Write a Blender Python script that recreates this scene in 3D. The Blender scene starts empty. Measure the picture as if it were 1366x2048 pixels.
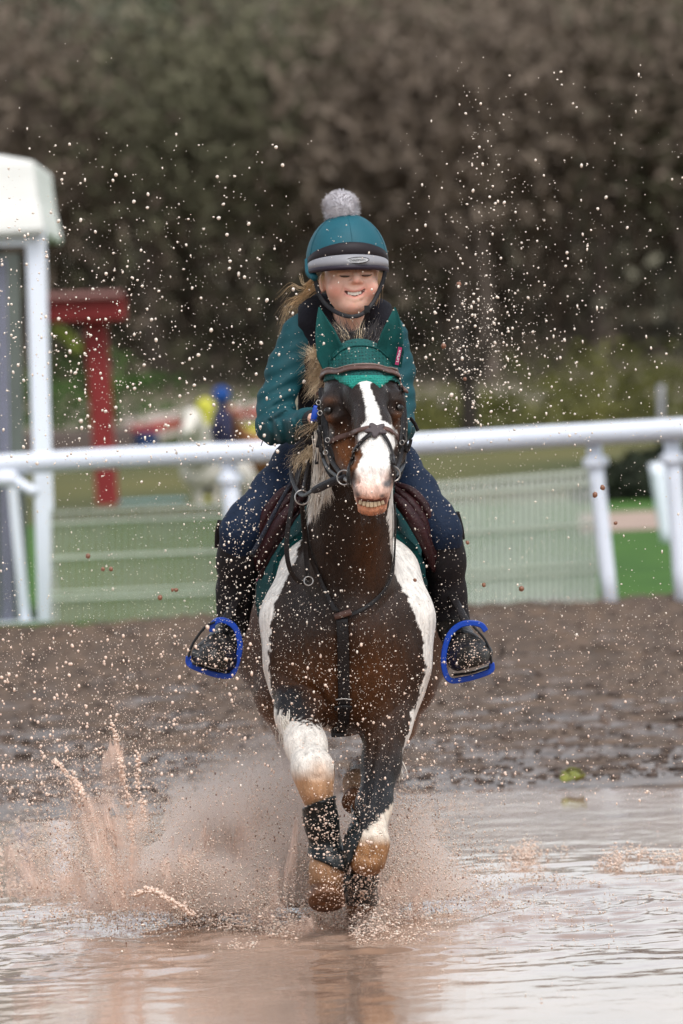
import bpy, math, random
import numpy as np
from mathutils import Vector, Matrix
from mathutils.bvhtree import BVHTree
random.seed(7); RNG = np.random.default_rng(11)
SC = bpy.context.scene
COL = SC.collection

# ------------------------------------------------------------------ camera
FPX, HC = 14000.0, 1.55                     # focal length in photo pixels, camera height
ROLL, PITCH = math.radians(2.7), math.atan(259/14000.0)
_F = np.array([0, math.cos(PITCH), -math.sin(PITCH)])
_U0 = np.array([0, math.sin(PITCH), math.cos(PITCH)]); _R0 = np.array([1.0, 0, 0])
_R = _R0*math.cos(ROLL) - _U0*math.sin(ROLL); _U = _U0*math.cos(ROLL) + _R0*math.sin(ROLL)
CAMP = np.array([0, 0, HC])
cam = bpy.data.cameras.new('camera'); camo = bpy.data.objects.new('camera', cam); COL.objects.link(camo)
m = Matrix.Identity(4)
for i in range(3):
    m[i][0] = _R[i]; m[i][1] = _U[i]; m[i][2] = -_F[i]; m[i][3] = CAMP[i]
camo.matrix_world = m
cam.sensor_fit = 'VERTICAL'; cam.sensor_height = 36; cam.sensor_width = 24
cam.lens = FPX/2048*36; cam.clip_start = 1; cam.clip_end = 3000
cam.dof.use_dof = True; cam.dof.focus_distance = 19.55; cam.dof.aperture_fstop = 5.6
SC.camera = camo
# ------------------------------------------------------------------ world and sun (overcast)
world = bpy.data.worlds.new('World'); SC.world = world; world.use_nodes = True
wn = world.node_tree.nodes; wl = world.node_tree.links
sky = wn.new('ShaderNodeTexSky'); sky.sky_type = 'NISHITA'; sky.sun_disc = False
sky.sun_elevation = math.radians(58); sky.sun_rotation = math.radians(158); sky.air_density = 1.0; sky.dust_density = 2.2
hsv = wn.new('ShaderNodeHueSaturation'); hsv.inputs['Saturation'].default_value = 0.30
wl.new(sky.outputs[0], hsv.inputs['Color']); wl.new(hsv.outputs[0], wn['Background'].inputs[0])
wn['Background'].inputs[1].default_value = 0.15
sun = bpy.data.lights.new('sun', 'SUN'); sun.energy = 1.0; sun.angle = math.radians(25); sun.color = (1, .97, .93)
suno = bpy.data.objects.new('sun', sun); COL.objects.link(suno)
_sd = Vector((math.sin(math.radians(158))*math.cos(math.radians(58)), math.cos(math.radians(158))*math.cos(math.radians(58)), math.sin(math.radians(58))))
suno.rotation_euler = _sd.to_track_quat('Z', 'Y').to_euler()
SC.view_settings.view_transform = 'Standard'; SC.view_settings.look = 'None'
SC.view_settings.exposure = 0.8; SC.view_settings.gamma = 1; SC.view_settings.use_curve_mapping = False
SC.render.engine = 'CYCLES'
SC.cycles.use_denoising = True; SC.cycles.max_bounces = 8; SC.cycles.volume_bounces = 6; SC.cycles.volume_step_rate = 2; SC.cycles.transparent_max_bounces = 12
SC.cycles.caustics_reflective = False; SC.cycles.caustics_refractive = False

# ------------------------------------------------------------------ placing helpers
def ray(px, py):
    d = _F*FPX + _R*(px-683) - _U*(py-1024)
    return d/np.linalg.norm(d)
def P(px, py, Y):
    """the point of the place seen at (px, py) at the distance Y"""
    d = ray(px, py); return CAMP + d*(Y/d[1])
def M(n, Y=20.0): return n*Y/FPX              # pixels -> metres at distance Y
def G(px, py, z=0.0):
    d = ray(px, py); return CAMP + d*((z-HC)/d[2])
def proj(V):
    v = np.asarray(V) - CAMP; w = v@_F
    return 683 + FPX*(v@_R)/w, 1024 - FPX*(v@_U)/w

# ------------------------------------------------------------------ noise
_tab = RNG.random((64, 64, 64)).astype(np.float32)
def vnoise(p, sc=1.0, seed=0):
    p = np.asarray(p, dtype=np.float64)*sc + seed*17.31
    i = np.floor(p).astype(int); f = p - i; f = f*f*(3-2*f); i &= 63; j = (i+1) & 63
    x0, y0, z0 = i[..., 0], i[..., 1], i[..., 2]; x1, y1, z1 = j[..., 0], j[..., 1], j[..., 2]
    fx, fy, fz = f[..., 0], f[..., 1], f[..., 2]
    a = _tab[x0, y0, z0]*(1-fx)+_tab[x1, y0, z0]*fx; b = _tab[x0, y1, z0]*(1-fx)+_tab[x1, y1, z0]*fx
    c = _tab[x0, y0, z1]*(1-fx)+_tab[x1, y0, z1]*fx; d = _tab[x0, y1, z1]*(1-fx)+_tab[x1, y1, z1]*fx
    return ((a*(1-fy)+b*fy)*(1-fz)+(c*(1-fy)+d*fy)*fz)*2-1
def fbm(p, sc, o=3, seed=0, gain=.5):
    r = 0; a = 1
    for k in range(o): r = r + a*vnoise(p, sc*2**k, seed+k); a *= gain
    return r

# ------------------------------------------------------------------ objects
def tag(o, label=None, cat=None, group=None, kind=None):
    if label: o['label'] = label
    if cat: o['category'] = cat
    if group: o['group'] = group
    if kind: o['kind'] = kind
    return o
def empty(name, loc, label=None, cat=None, group=None):
    o = bpy.data.objects.new(name, None); COL.objects.link(o); o.location = Vector(loc)
    o.empty_display_size = .1
    return tag(o, label, cat, group)
def link(name, me, parent=None, mat=None, smooth=True):
    o = bpy.data.objects.new(name, me); COL.objects.link(o)
    if mat is not None and not me.materials: me.materials.append(mat)
    if smooth: me.polygons.foreach_set('use_smooth', np.ones(len(me.polygons), bool))
    if parent is not None:
        o.parent = parent; o.matrix_parent_inverse = Matrix.Translation(parent.location).inverted()
        # keep world coordinates of the mesh
    return o
def mesh(name, V, Fc, parent=None, mat=None, smooth=True, col=None, midx=None):
    V = np.asarray(V, dtype=np.float32)
    me = bpy.data.meshes.new(name)
    if isinstance(Fc, np.ndarray):
        n = Fc.shape[1]
        me.vertices.add(len(V)); me.vertices.foreach_set('co', V.ravel())
        me.loops.add(Fc.size); me.loops.foreach_set('vertex_index', Fc.astype(np.int32).ravel())
        me.polygons.add(len(Fc)); me.polygons.foreach_set('loop_start', np.arange(0, Fc.size, n, dtype=np.int32))
        me.update(calc_edges=True)
    else:
        me.from_pydata([tuple(v) for v in V.tolist()], [], [tuple(f) for f in Fc]); me.update()
    if col is not None:
        a = me.color_attributes.new('coat', 'FLOAT_COLOR', 'POINT')
        c = np.ones((len(V), 4), np.float32); c[:, :3] = col; a.data.foreach_set('color', c.ravel())
    if midx is not None: me.polygons.foreach_set('material_index', np.asarray(midx, np.int32))
    return link(name, me, parent, mat, smooth)

# ------------------------------------------------------------------ materials
def mat(name, col, rough=.6, noise=0, nsc=20, bump=0, bsc=60, spec=.28, metal=0, sheen=0, coat=0, attr=None, col2=None, trans=0, alpha=1, nstretch=None, sss=0):
    sheen = 0
    m_ = bpy.data.materials.new(name); m_.use_nodes = True
    nt = m_.node_tree; n = nt.nodes; l = nt.links; b = n['Principled BSDF']
    b.inputs['Base Color'].default_value = (*col, 1); b.inputs['Roughness'].default_value = rough
    b.inputs['Specular IOR Level'].default_value = spec; b.inputs['Metallic'].default_value = metal
    b.inputs['Sheen Weight'].default_value = sheen; b.inputs['Coat Weight'].default_value = coat
    b.inputs['Transmission Weight'].default_value = trans; b.inputs['Alpha'].default_value = alpha
    if sss: b.inputs['Subsurface Weight'].default_value = sss; b.inputs['Subsurface Radius'].default_value = (.012, .004, .002); b.inputs['Subsurface Scale'].default_value = 1
    tc = n.new('ShaderNodeTexCoord'); src = tc.outputs['Object']
    if nstretch:
        mp = n.new('ShaderNodeMapping'); mp.inputs['Scale'].default_value = nstretch; l.new(src, mp.inputs[0]); src = mp.outputs[0]
    base = None
    if attr:
        at = n.new('ShaderNodeVertexColor'); at.layer_name = attr; base = at.outputs['Color']; l.new(base, b.inputs['Base Color'])
    if noise or col2:
        nz = n.new('ShaderNodeTexNoise'); nz.inputs['Scale'].default_value = nsc; nz.inputs['Detail'].default_value = 6; nz.inputs['Roughness'].default_value = .6
        l.new(src, nz.inputs['Vector'])
        if col2:
            rp = n.new('ShaderNodeValToRGB'); rp.color_ramp.elements[0].position = .38; rp.color_ramp.elements[1].position = .62
            rp.color_ramp.elements[0].color = (*col, 1); rp.color_ramp.elements[1].color = (*col2, 1)
            l.new(nz.outputs['Fac'], rp.inputs[0]); l.new(rp.outputs[0], b.inputs['Base Color'])
        else:
            mr = n.new('ShaderNodeMapRange'); mr.inputs[1].default_value = .3; mr.inputs[2].default_value = .7
            mr.inputs[3].default_value = 1-noise; mr.inputs[4].default_value = 1+noise
            mx = n.new('ShaderNodeVectorMath'); mx.operation = 'MULTIPLY'
            l.new(nz.outputs['Fac'], mr.inputs[0])
            if base is not None: l.new(base, mx.inputs[0])
            else: mx.inputs[0].default_value = col
            l.new(mr.outputs[0], mx.inputs[1]); l.new(mx.outputs[0], b.inputs['Base Color'])
    if bump:
        nb = n.new('ShaderNodeTexNoise'); nb.inputs['Scale'].default_value = bsc; nb.inputs['Detail'].default_value = 4
        l.new(src, nb.inputs['Vector'])
        bp = n.new('ShaderNodeBump'); bp.inputs['Strength'].default_value = bump; bp.inputs['Distance'].default_value = .01
        l.new(nb.outputs['Fac'], bp.inputs['Height']); l.new(bp.outputs[0], b.inputs['Normal'])
    return m_

# ------------------------------------------------------------------ signed-distance modelling
class Field:
    def __init__(s, xs, ys, zs):
        s.xs, s.ys, s.zs = [np.asarray(a, np.float64) for a in (xs, ys, zs)]
        s.D = np.full((len(xs), len(ys), len(zs)), .25, np.float32)
    def block(s, lo, hi):
        sl = []
        for a, l_, h in zip((s.xs, s.ys, s.zs), lo, hi):
            i0 = max(0, np.searchsorted(a, l_)-1); i1 = min(len(a), np.searchsorted(a, h)+1)
            if i1 <= i0: return None, None
            sl.append(slice(i0, i1))
        X, Y, Z = np.meshgrid(s.xs[sl[0]], s.ys[sl[1]], s.zs[sl[2]], indexing='ij')
        return tuple(sl), np.stack([X, Y, Z], -1)
    def put(s, fn, lo, hi, k=.02, op='add'):
        mg = .03 + k
        sl, Q = s.block(np.asarray(lo)-mg, np.asarray(hi)+mg)
        if sl is None: return
        d = fn(Q).astype(np.float32); a = s.D[sl]
        if op == 'add': h = np.maximum(k-np.abs(a-d), 0)/k; s.D[sl] = np.minimum(a, d)-h*h*k*.25
        elif op == 'sub': d = -d; h = np.maximum(k-np.abs(a-d), 0)/k; s.D[sl] = np.maximum(a, d)+h*h*k*.25
    def cone(s, a, b, ra, rb, k=.02, op='add', ax=None, sc=1.0):
        """round cone; ax/sc squash it along a unit axis"""
        a = np.asarray(a, float); b = np.asarray(b, float); R_ = max(ra, rb)*max(1, sc)
        if ax is not None: ax = np.asarray(ax, float)/np.linalg.norm(ax); c = (a+b)/2
        def fn(Q):
            a2, b2 = a, b
            if ax is not None:
                Q = Q + ((1/sc-1)*((Q-c)@ax))[..., None]*ax
                a2 = a+(1/sc-1)*((a-c)@ax)*ax; b2 = b+(1/sc-1)*((b-c)@ax)*ax
            ba = b2-a2; L = ba@ba + 1e-12
            t = np.clip(((Q-a2)@ba)/L, 0, 1)
            d = np.linalg.norm(Q-a2-t[..., None]*ba, axis=-1) - (ra+(rb-ra)*t)
            return d*(min(1, sc) if ax is not None else 1)
        s.put(fn, np.minimum(a, b)-R_, np.maximum(a, b)+R_, k, op)
    def ell(s, c, r, k=.02, op='add', rot=None):
        c = np.asarray(c, float); r = np.asarray(r, float)
        Rm = np.eye(3) if rot is None else np.array(rot)
        def fn(Q):
            q = (Q-c)@Rm; n1 = np.linalg.norm(q/r, axis=-1); n2 = np.linalg.norm(q/(r*r), axis=-1)+1e-9
            return n1*(n1-1)/n2
        s.put(fn, c-r.max(), c+r.max(), k, op)
    def chain(s, pts, k=.02, op='add', ax=None, sc=1.0):
        """pts: (px, py, Y, r_px)"""
        for p, q in zip(pts[:-1], pts[1:]):
            s.cone(P(*p[:3]), P(*q[:3]), M(p[3], p[2]), M(q[3], q[2]), k, op, ax, sc)
    def grid(s):
        X, Y, Z = np.meshgrid(s.xs, s.ys, s.zs, indexing='ij'); return np.stack([X, Y, Z], -1)
    def nets(s, D=None):
        D = s.D if D is None else D
        S = D < 0
        nx, ny, nz = D.shape
        c = [S[dx:nx-1+dx, dy:ny-1+dy, dz:nz-1+dz] for dx in (0, 1) for dy in (0, 1) for dz in (0, 1)]
        anyi = c[0].copy(); alli = c[0].copy()
        for q in c[1:]: anyi |= q; alli &= q
        act = anyi & ~alli
        idx = np.full(act.shape, -1, np.int64); I = np.argwhere(act); idx[act] = np.arange(len(I))
        ax = (s.xs, s.ys, s.zs); off = [(dx, dy, dz) for dx in (0, 1) for dy in (0, 1) for dz in (0, 1)]
        val = [D[I[:, 0]+o[0], I[:, 1]+o[1], I[:, 2]+o[2]] for o in off]
        pos = [np.stack([ax[k][I[:, k]+o[k]] for k in range(3)], -1) for o in off]
        acc = np.zeros((len(I), 3)); cnt = np.zeros(len(I))
        for i in range(8):
            for j in range(i+1, 8):
                if sum(abs(off[i][k]-off[j][k]) for k in range(3)) != 1: continue
                m_ = (val[i] < 0) != (val[j] < 0)
                t = (val[i]/(val[i]-val[j]+1e-12))[m_][:, None]
                acc[m_] += pos[i][m_]*(1-t)+pos[j][m_]*t; cnt[m_] += 1
        V = acc/cnt[:, None]
        Fs = []
        for k in range(3):
            a, b = [q for q in range(3) if q != k]
            sl0 = [slice(None)]*3; sl1 = [slice(None)]*3; sl0[k] = slice(0, -1); sl1[k] = slice(1, None)
            s0 = S[tuple(sl0)]; s1 = S[tuple(sl1)]; E = np.argwhere(s0 != s1)
            ok = (E[:, a] > 0) & (E[:, b] > 0) & (E[:, a] < D.shape[a]-1) & (E[:, b] < D.shape[b]-1); E = E[ok]
            q = []
            for da, db in ((-1, -1), (0, -1), (0, 0), (-1, 0)):
                e = E.copy(); e[:, a] += da; e[:, b] += db; q.append(idx[e[:, 0], e[:, 1], e[:, 2]])
            q = np.stack(q, -1); inside = s0[E[:, 0], E[:, 1], E[:, 2]]
            if k == 1: inside = ~inside
            q[~inside] = q[~inside][:, ::-1]
            Fs.append(q)
        return V, np.concatenate(Fs)
def smooth_verts(V, Fq, it=1, lam=.5):
    E = np.concatenate([Fq[:, [0, 1]], Fq[:, [1, 2]], Fq[:, [2, 3]], Fq[:, [3, 0]]])
    for _ in range(it):
        acc = np.zeros_like(V); cnt = np.zeros(len(V))
        np.add.at(acc, E[:, 0], V[E[:, 1]]); np.add.at(acc, E[:, 1], V[E[:, 0]])
        np.add.at(cnt, E[:, 0], 1); np.add.at(cnt, E[:, 1], 1)
        V = V*(1-lam)+lam*acc/np.maximum(cnt, 1)[:, None]
    return V
def frange(a, b, st): return np.arange(a, b+st, st)

# ------------------------------------------------------------------ sweeps
def catmull(pts, n=6):
    pts = [np.asarray(p, float) for p in pts]
    if len(pts) < 3: return np.array([pts[0]*(1-t)+pts[-1]*t for t in np.linspace(0, 1, n+1)])
    q = [2*pts[0]-pts[1]]+pts+[2*pts[-1]-pts[-2]]; out = []
    for i in range(1, len(q)-2):
        for t in np.linspace(0, 1, n, endpoint=False):
            a, b, c, d = q[i-1:i+3]
            out.append(.5*((2*b)+(-a+c)*t+(2*a-5*b+4*c-d)*t*t+(-a+3*b-3*c+d)*t**3))
    out.append(pts[-1]); return np.array(out)
def sweep(path, rw, rt=None, nrm=None, sides=8, cap=True):
    """tube / flat strap along path. rw half width (across), rt half thickness (along nrm)"""
    path = np.asarray(path, float); n = len(path)
    rw = np.broadcast_to(np.asarray(rw, float), (n,)); rt = rw if rt is None else np.broadcast_to(np.asarray(rt, float), (n,))
    T = np.gradient(path, axis=0); T /= np.linalg.norm(T, axis=1)[:, None]+1e-12
    if nrm is None: nrm = np.tile(np.array([0, -1.0, 0]), (n, 1))
    nrm = np.broadcast_to(np.asarray(nrm, float), (n, 3))
    B = np.cross(T, nrm); bl = np.linalg.norm(B, axis=1)
    bad = bl < .15
    if bad.any(): B[bad] = np.cross(T[bad], [1, 0.2, 0.1])
    B /= np.linalg.norm(B, axis=1)[:, None]; N = np.cross(B, T)
    ang = (np.arange(sides)+.5)*2*math.pi/sides
    if sides == 4 or sides == 8 and rt is not rw and np.any(rt < rw*.5):
        # rounded rectangle
        c = np.sign(np.cos(ang))*np.abs(np.cos(ang))**.35; s_ = np.sign(np.sin(ang))*np.abs(np.sin(ang))**.6
    else: c = np.cos(ang); s_ = np.sin(ang)
    V = path[:, None]+B[:, None]*(rw[:, None]*c)[..., None]+N[:, None]*(rt[:, None]*s_)[..., None]
    V = V.reshape(-1, 3); Fc = []
    for i in range(n-1):
        for j in range(sides):
            k = (j+1) % sides; Fc.append((i*sides+j, i*sides+k, (i+1)*sides+k, (i+1)*sides+j))
    if cap: Fc.append(tuple(range(sides))[::-1]); Fc.append(tuple((n-1)*sides+j for j in range(sides)))
    return V, Fc
class MB:
    def __init__(s): s.V = []; s.F = []; s.n = 0
    def add(s, VF):
        V, Fc = VF; s.V.append(np.asarray(V, float)); s.F += [tuple(i+s.n for i in f) for f in Fc]; s.n += len(V); return s
    def box(s, c, d, rot=None):
        c = np.asarray(c, float); d = np.asarray(d, float)/2
        q = np.array([(x, y, z) for x in (-1, 1) for y in (-1, 1) for z in (-1, 1)])*d
        if rot is not None: q = q@np.array(rot).T
        return s.add((q+c, [(0, 1, 3, 2), (4, 6, 7, 5), (0, 4, 5, 1), (2, 3, 7, 6), (0, 2, 6, 4), (1, 5, 7, 3)]))
    def build(s, name, mat_=None, parent=None, smooth=True):
        return mesh(name, np.concatenate(s.V), s.F, parent, mat_, smooth)
def tube(name, pts, r, mat_, parent=None, n=6, sides=8, rt=None, nrm=None):
    path = catmull(pts, n); rr = np.interp(np.linspace(0, 1, len(path)), np.linspace(0, 1, np.size(r)), np.atleast_1d(r)) if np.size(r) > 1 else r
    return MB().add(sweep(path, rr, rt, nrm, sides)).build(name, mat_, parent)
def bevel(o, w=.003, seg=2):
    b = o.modifiers.new('bevel', 'BEVEL'); b.width = w; b.segments = seg; b.limit_method = 'ANGLE'; return o
def torus(c, R_, r, nrm=(0, -1, 0), n=24, sides=6, sx=1.0):
    nrm = np.asarray(nrm, float)/np.linalg.norm(nrm)
    u = np.cross(nrm, [0, 0, 1.0]); u /= np.linalg.norm(u); v = np.cross(nrm, u)
    V = []; Fc = []
    for i in range(n):
        a = 2*math.pi*i/n; d = u*math.cos(a)*sx+v*math.sin(a); cc = np.asarray(c)+d*R_
        dn = d/np.linalg.norm(d)
        for j in range(sides):
            b = 2*math.pi*j/sides; V.append(cc+dn*r*math.cos(b)+nrm*r*math.sin(b))
    for i in range(n):
        for j in range(sides):
            Fc.append((i*sides+j, i*sides+(j+1) % sides, ((i+1) % n)*sides+(j+1) % sides, ((i+1) % n)*sides+j))
    return np.array(V), Fc
def ball(c, r, nu=14, nv=9, rot=None):
    r = np.broadcast_to(np.asarray(r, float), (3,)); V = []; Fc = []
    for j in range(nv+1):
        th = math.pi*j/nv
        for i in range(nu):
            a = 2*math.pi*i/nu; V.append((math.sin(th)*math.cos(a), math.sin(th)*math.sin(a), math.cos(th)))
    V = np.array(V)*r
    if rot is not None: V = V@np.array(rot).T
    for j in range(nv):
        for i in range(nu): Fc.append((j*nu+i, (j+1)*nu+i, (j+1)*nu+(i+1) % nu, j*nu+(i+1) % nu))
    return V+np.asarray(c), Fc
# ================================================================== materials of the subject
m_coat = mat('horse_coat', (.05, .03, .02), .36, noise=.30, nsc=70, bump=.5, bsc=330, attr='coat', spec=.20, sheen=.0, nstretch=(1, 1, .22))
m_eye = mat('eye_dark', (.006, .004, .003), .18, spec=.4)
m_tooth = mat('tooth', (.42, .32, .21), .4, noise=.1)
m_hoof = mat('hoof_horn', (.10, .042, .018), .35, noise=.35, nsc=18, bump=.3, bsc=40, nstretch=(1, 1, 5))
m_hair_w = mat('hair_cream', (.60, .47, .31), .6, noise=.2, nsc=40)
m_hair_t = mat('hair_wet_tan', (.24, .12, .06), .5, noise=.3, nsc=40)
m_hair_w2 = mat('hair_white', (.75, .70, .62), .6, noise=.15, nsc=40)
m_hair_k = mat('hair_dark', (.035, .028, .026), .55, noise=.3, nsc=40)
m_leather = mat('dark_leather', (.007, .005, .005), .42, noise=.3, nsc=60, bump=.3, bsc=160, spec=.3)
m_leather_br = mat('brown_leather', (.10, .055, .045), .45, noise=.2, nsc=60, bump=.1, bsc=200)
m_saddle = mat('burgundy_leather', (.026, .007, .008), .38, noise=.35, nsc=40, bump=.4, bsc=160, spec=.22)
m_steel = mat('steel', (.38, .36, .34), .3, metal=1)
m_teal_bonnet = mat('teal_cotton', (.003, .062, .058), .8, noise=.22, nsc=30, bump=.2, bsc=400)
m_crochet = mat('teal_crochet', (.008, .115, .105), .75)
def _cro(m_, sc, c0, c1):
    nt = m_.node_tree; n = nt.nodes; l = nt.links; tc = n.new('ShaderNodeTexCoord'); v = n.new('ShaderNodeTexVoronoi'); v.inputs['Scale'].default_value = sc; v.inputs['Randomness'].default_value = .35
    l.new(tc.outputs['Object'], v.inputs['Vector']); r = n.new('ShaderNodeValToRGB'); r.color_ramp.elements[0].position = .12; r.color_ramp.elements[0].color = (*c0, 1); r.color_ramp.elements[1].position = .42; r.color_ramp.elements[1].color = (*c1, 1)
    l.new(v.outputs['Distance'], r.inputs[0]); l.new(r.outputs[0], n['Principled BSDF'].inputs['Base Color']); b = n.new('ShaderNodeBump'); b.inputs['Distance'].default_value = .004; b.inputs['Strength'].default_value = .9; l.new(v.outputs['Distance'], b.inputs['Height']); l.new(b.outputs[0], n['Principled BSDF'].inputs['Normal'])
_cro(m_crochet, 105, (.001, .012, .012), (.005, .070, .064))
m_trim = mat('bright_teal_crochet', (.012, .26, .21), .7, noise=.25, nsc=120, bump=.6, bsc=300)
m_pad = mat('teal_quilt', (.004, .045, .046), .85, noise=.2, nsc=40, bump=.3, bsc=250, spec=.08)
m_pink = mat('pink_label', (.30, .02, .09), .5)
m_white_print = mat('white_print', (.8, .75, .75), .5)
m_boot_n = mat('neoprene_wet', (.006, .009, .010), .3, noise=.4, nsc=30, bump=.5, bsc=60)
m_blue = mat('blue_plastic', (.003, .045, .34), .35, bump=.1, bsc=60)
m_black_pl = mat('black_plastic', (.008, .008, .009), .3)

# ================================================================== the pony
HF = Field(frange(-.56, .60, .0055), np.concatenate([frange(18.88, 20.05, .0055), frange(20.063, 21.75, .014)]), frange(.02, 1.80, .0055))
def build_horse_field():
    f = HF
    AX = (1, 0, 0)
    # trunk
    f.cone(P(700, 1205, 20.28), P(703, 1190, 21.0), .215, .295, .10)
    f.cone(P(700, 1050, 20.12), P(703, 1070, 20.9), .10, .145, .10)
    f.cone(P(698, 1180, 20.02), P(700, 1290, 20.15), .165, .175, .10)
    f.cone(P(700, 1340, 20.1), P(700, 1300, 20.9), .13, .20, .10)
    # shoulders and breast
    f.chain([(622, 1150, 20.05, 66), (602, 1240, 19.95, 74), (604, 1330, 19.93, 68), (612, 1400, 19.93, 50)], .06)
    f.chain([(775, 1150, 20.05, 66), (790, 1240, 19.95, 72), (786, 1330, 19.93, 68), (775, 1410, 19.92, 56)], .06)
    f.chain([(695, 1150, 19.92, 85), (694, 1260, 19.86, 92), (690, 1370, 19.90, 84), (690, 1425, 20.0, 46)], .07)
    f.chain([(640, 1300, 19.84, 46), (640, 1370, 19.86, 44)], .05); f.chain([(746, 1300, 19.84, 46), (748, 1380, 19.86, 46)], .05)
    # neck
    f.chain([(716, 775, 19.56, 62), (712, 860, 19.64, 66), (706, 960, 19.72, 70), (702, 1040, 19.78, 76), (698, 1120, 19.84, 88)], .06)
    f.chain([(712, 745, 19.62, 52), (708, 850, 19.85, 56), (705, 960, 20.05, 60), (702, 1040, 20.2, 64)], .07)
    # haunches
    f.chain([(600, 1180, 21.1, 110), (560, 1290, 21.0, 88), (572, 1390, 20.85, 62)], .08)
    f.chain([(822, 1170, 21.1, 108), (822, 1260, 21.0, 92), (812, 1370, 20.85, 60)], .08)
    f.cone(P(700, 1090, 20.9), P(700, 1130, 21.3), .24, .20, .1)
    # hind legs
    f.chain([(572, 1390, 20.85, 60), (590, 1480, 21.0, 34), (600, 1560, 21.15, 30), (606, 1650, 20.85, 20), (606, 1720, 20.70, 22), (606, 1755, 20.66, 26)], .03)
    f.chain([(812, 1370, 20.85, 56), (795, 1450, 21.0, 36), (755, 1520, 21.15, 28), (722, 1535, 20.7, 20), (713, 1565, 20.42, 24), (712, 1592, 20.32, 26)], .03)
    # near (image right) foreleg
    f.chain([(780, 1385, 19.92, 60), (772, 1450, 19.86, 47), (762, 1530, 19.78, 36), (748, 1610, 19.68, 33), (738, 1680, 19.58, 33), (735, 1722, 19.56, 32)], .035)
    f.chain([(738, 1690, 19.57, 32), (726, 1752, 19.66, 22), (722, 1800, 19.80, 24), (720, 1812, 19.86, 27)], .02)
    f.cone(P(716, 1692, 19.57), P(718, 1720, 19.57), .024, .022, .03); f.cone(P(757, 1690, 19.57), P(752, 1722, 19.57), .022, .02, .03)
    # (image left) foreleg, reaching
    f.chain([(592, 1375, 19.90, 50), (596, 1430, 19.80, 43), (612, 1490, 19.68, 39), (624, 1540, 19.60, 36), (632, 1575, 19.58, 30), (642, 1640, 19.62, 24), (654, 1710, 19.66, 25), (655, 1738, 19.63, 33), (654, 1764, 19.62, 34)], .03)
    f.ell(P(628, 1537, 19.585), (M(36), .045, M(34)), .03)
    f.cone(P(632, 1415, 19.84), P(640, 1440, 19.84), M(26), M(18), .02)
    # head
    f.chain([(718, 745, 19.47, 64), (724, 800, 19.40, 72), (733, 860, 19.36, 66)], .04)
    f.chain([(720, 735, 19.34, 34), (731, 790, 19.255, 40), (744, 850, 19.16, 34), (748, 900, 19.09, 33), (747, 945, 19.04, 37)], .035)
    f.chain([(752, 845, 19.135, 22), (755, 880, 19.095, 24), (751, 935, 19.03, 24)], .03)
    f.chain([(686, 850, 19.42, 36), (694, 900, 19.36, 34), (712, 950, 19.26, 26)], .04)
    f.chain([(783, 850, 19.42, 33), (777, 900, 19.36, 30), (765, 950, 19.26, 26)], .04)
    f.ell(P(664, 808, 19.325), (M(24), .034, M(22)), .04); f.ell(P(789, 802, 19.315), (M(23), .034, M(22)), .04)
    f.ell(P(672, 836, 19.30), (M(16), .022, M(11)), .035); f.ell(P(785, 830, 19.29), (M(15), .022, M(11)), .035)
    f.cone(P(746, 955, 19.04), P(744, 985, 19.02), M(39), M(35), .03)
    f.ell(P(714, 952, 19.0), (M(15), .030, M(23)), .02); f.ell(P(777, 943, 19.0), (M(14), .030, M(23)), .02)
    f.ell(P(743, 980, 18.985), (M(32), .026, M(22)), .02)
    f.ell(P(744, 1018, 19.015), (M(28), .034, M(13)), .016)
    # nostrils, mouth, eye sockets, breast groove
    f.cone(P(706, 944, 18.965), P(716, 968, 18.985), M(7), M(5), .012, 'sub'); f.cone(P(784, 936, 18.965), P(776, 960, 18.985), M(7), M(5), .012, 'sub')
    mp = [P(x, y, 18.955) for x, y in ((713, 1001), (727, 1008), (743, 1011), (760, 1008), (774, 1000))]
    for a, b in zip(mp[:-1], mp[1:]): f.cone(a+np.array([0, .020, 0]), b+np.array([0, .020, 0]), .0095, .0095, .006, 'sub'); f.cone(a+np.array([0, .004, 0]), b+np.array([0, .004, 0]), .0080, .0080, .006, 'sub')
    f.ell(P(658, 821, 19.275), (M(13), .022, M(8)), .012, 'sub'); f.ell(P(797, 815, 19.27), (M(10), .022, M(8)), .012, 'sub')
    f.cone(P(690, 1250, 19.70), P(690, 1440, 19.76), M(7), M(7), .05, 'sub')
build_horse_field()
HV, HFc = HF.nets()
HV = smooth_verts(HV, HFc, 3, .5)
def vnormals(V, Fq):
    n = np.cross(V[Fq[:, 2]]-V[Fq[:, 0]], V[Fq[:, 3]]-V[Fq[:, 1]]); N = np.zeros_like(V)
    for k in range(4): np.add.at(N, Fq[:, k], n)
    return N/(np.linalg.norm(N, axis=1)[:, None]+1e-12)
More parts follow.
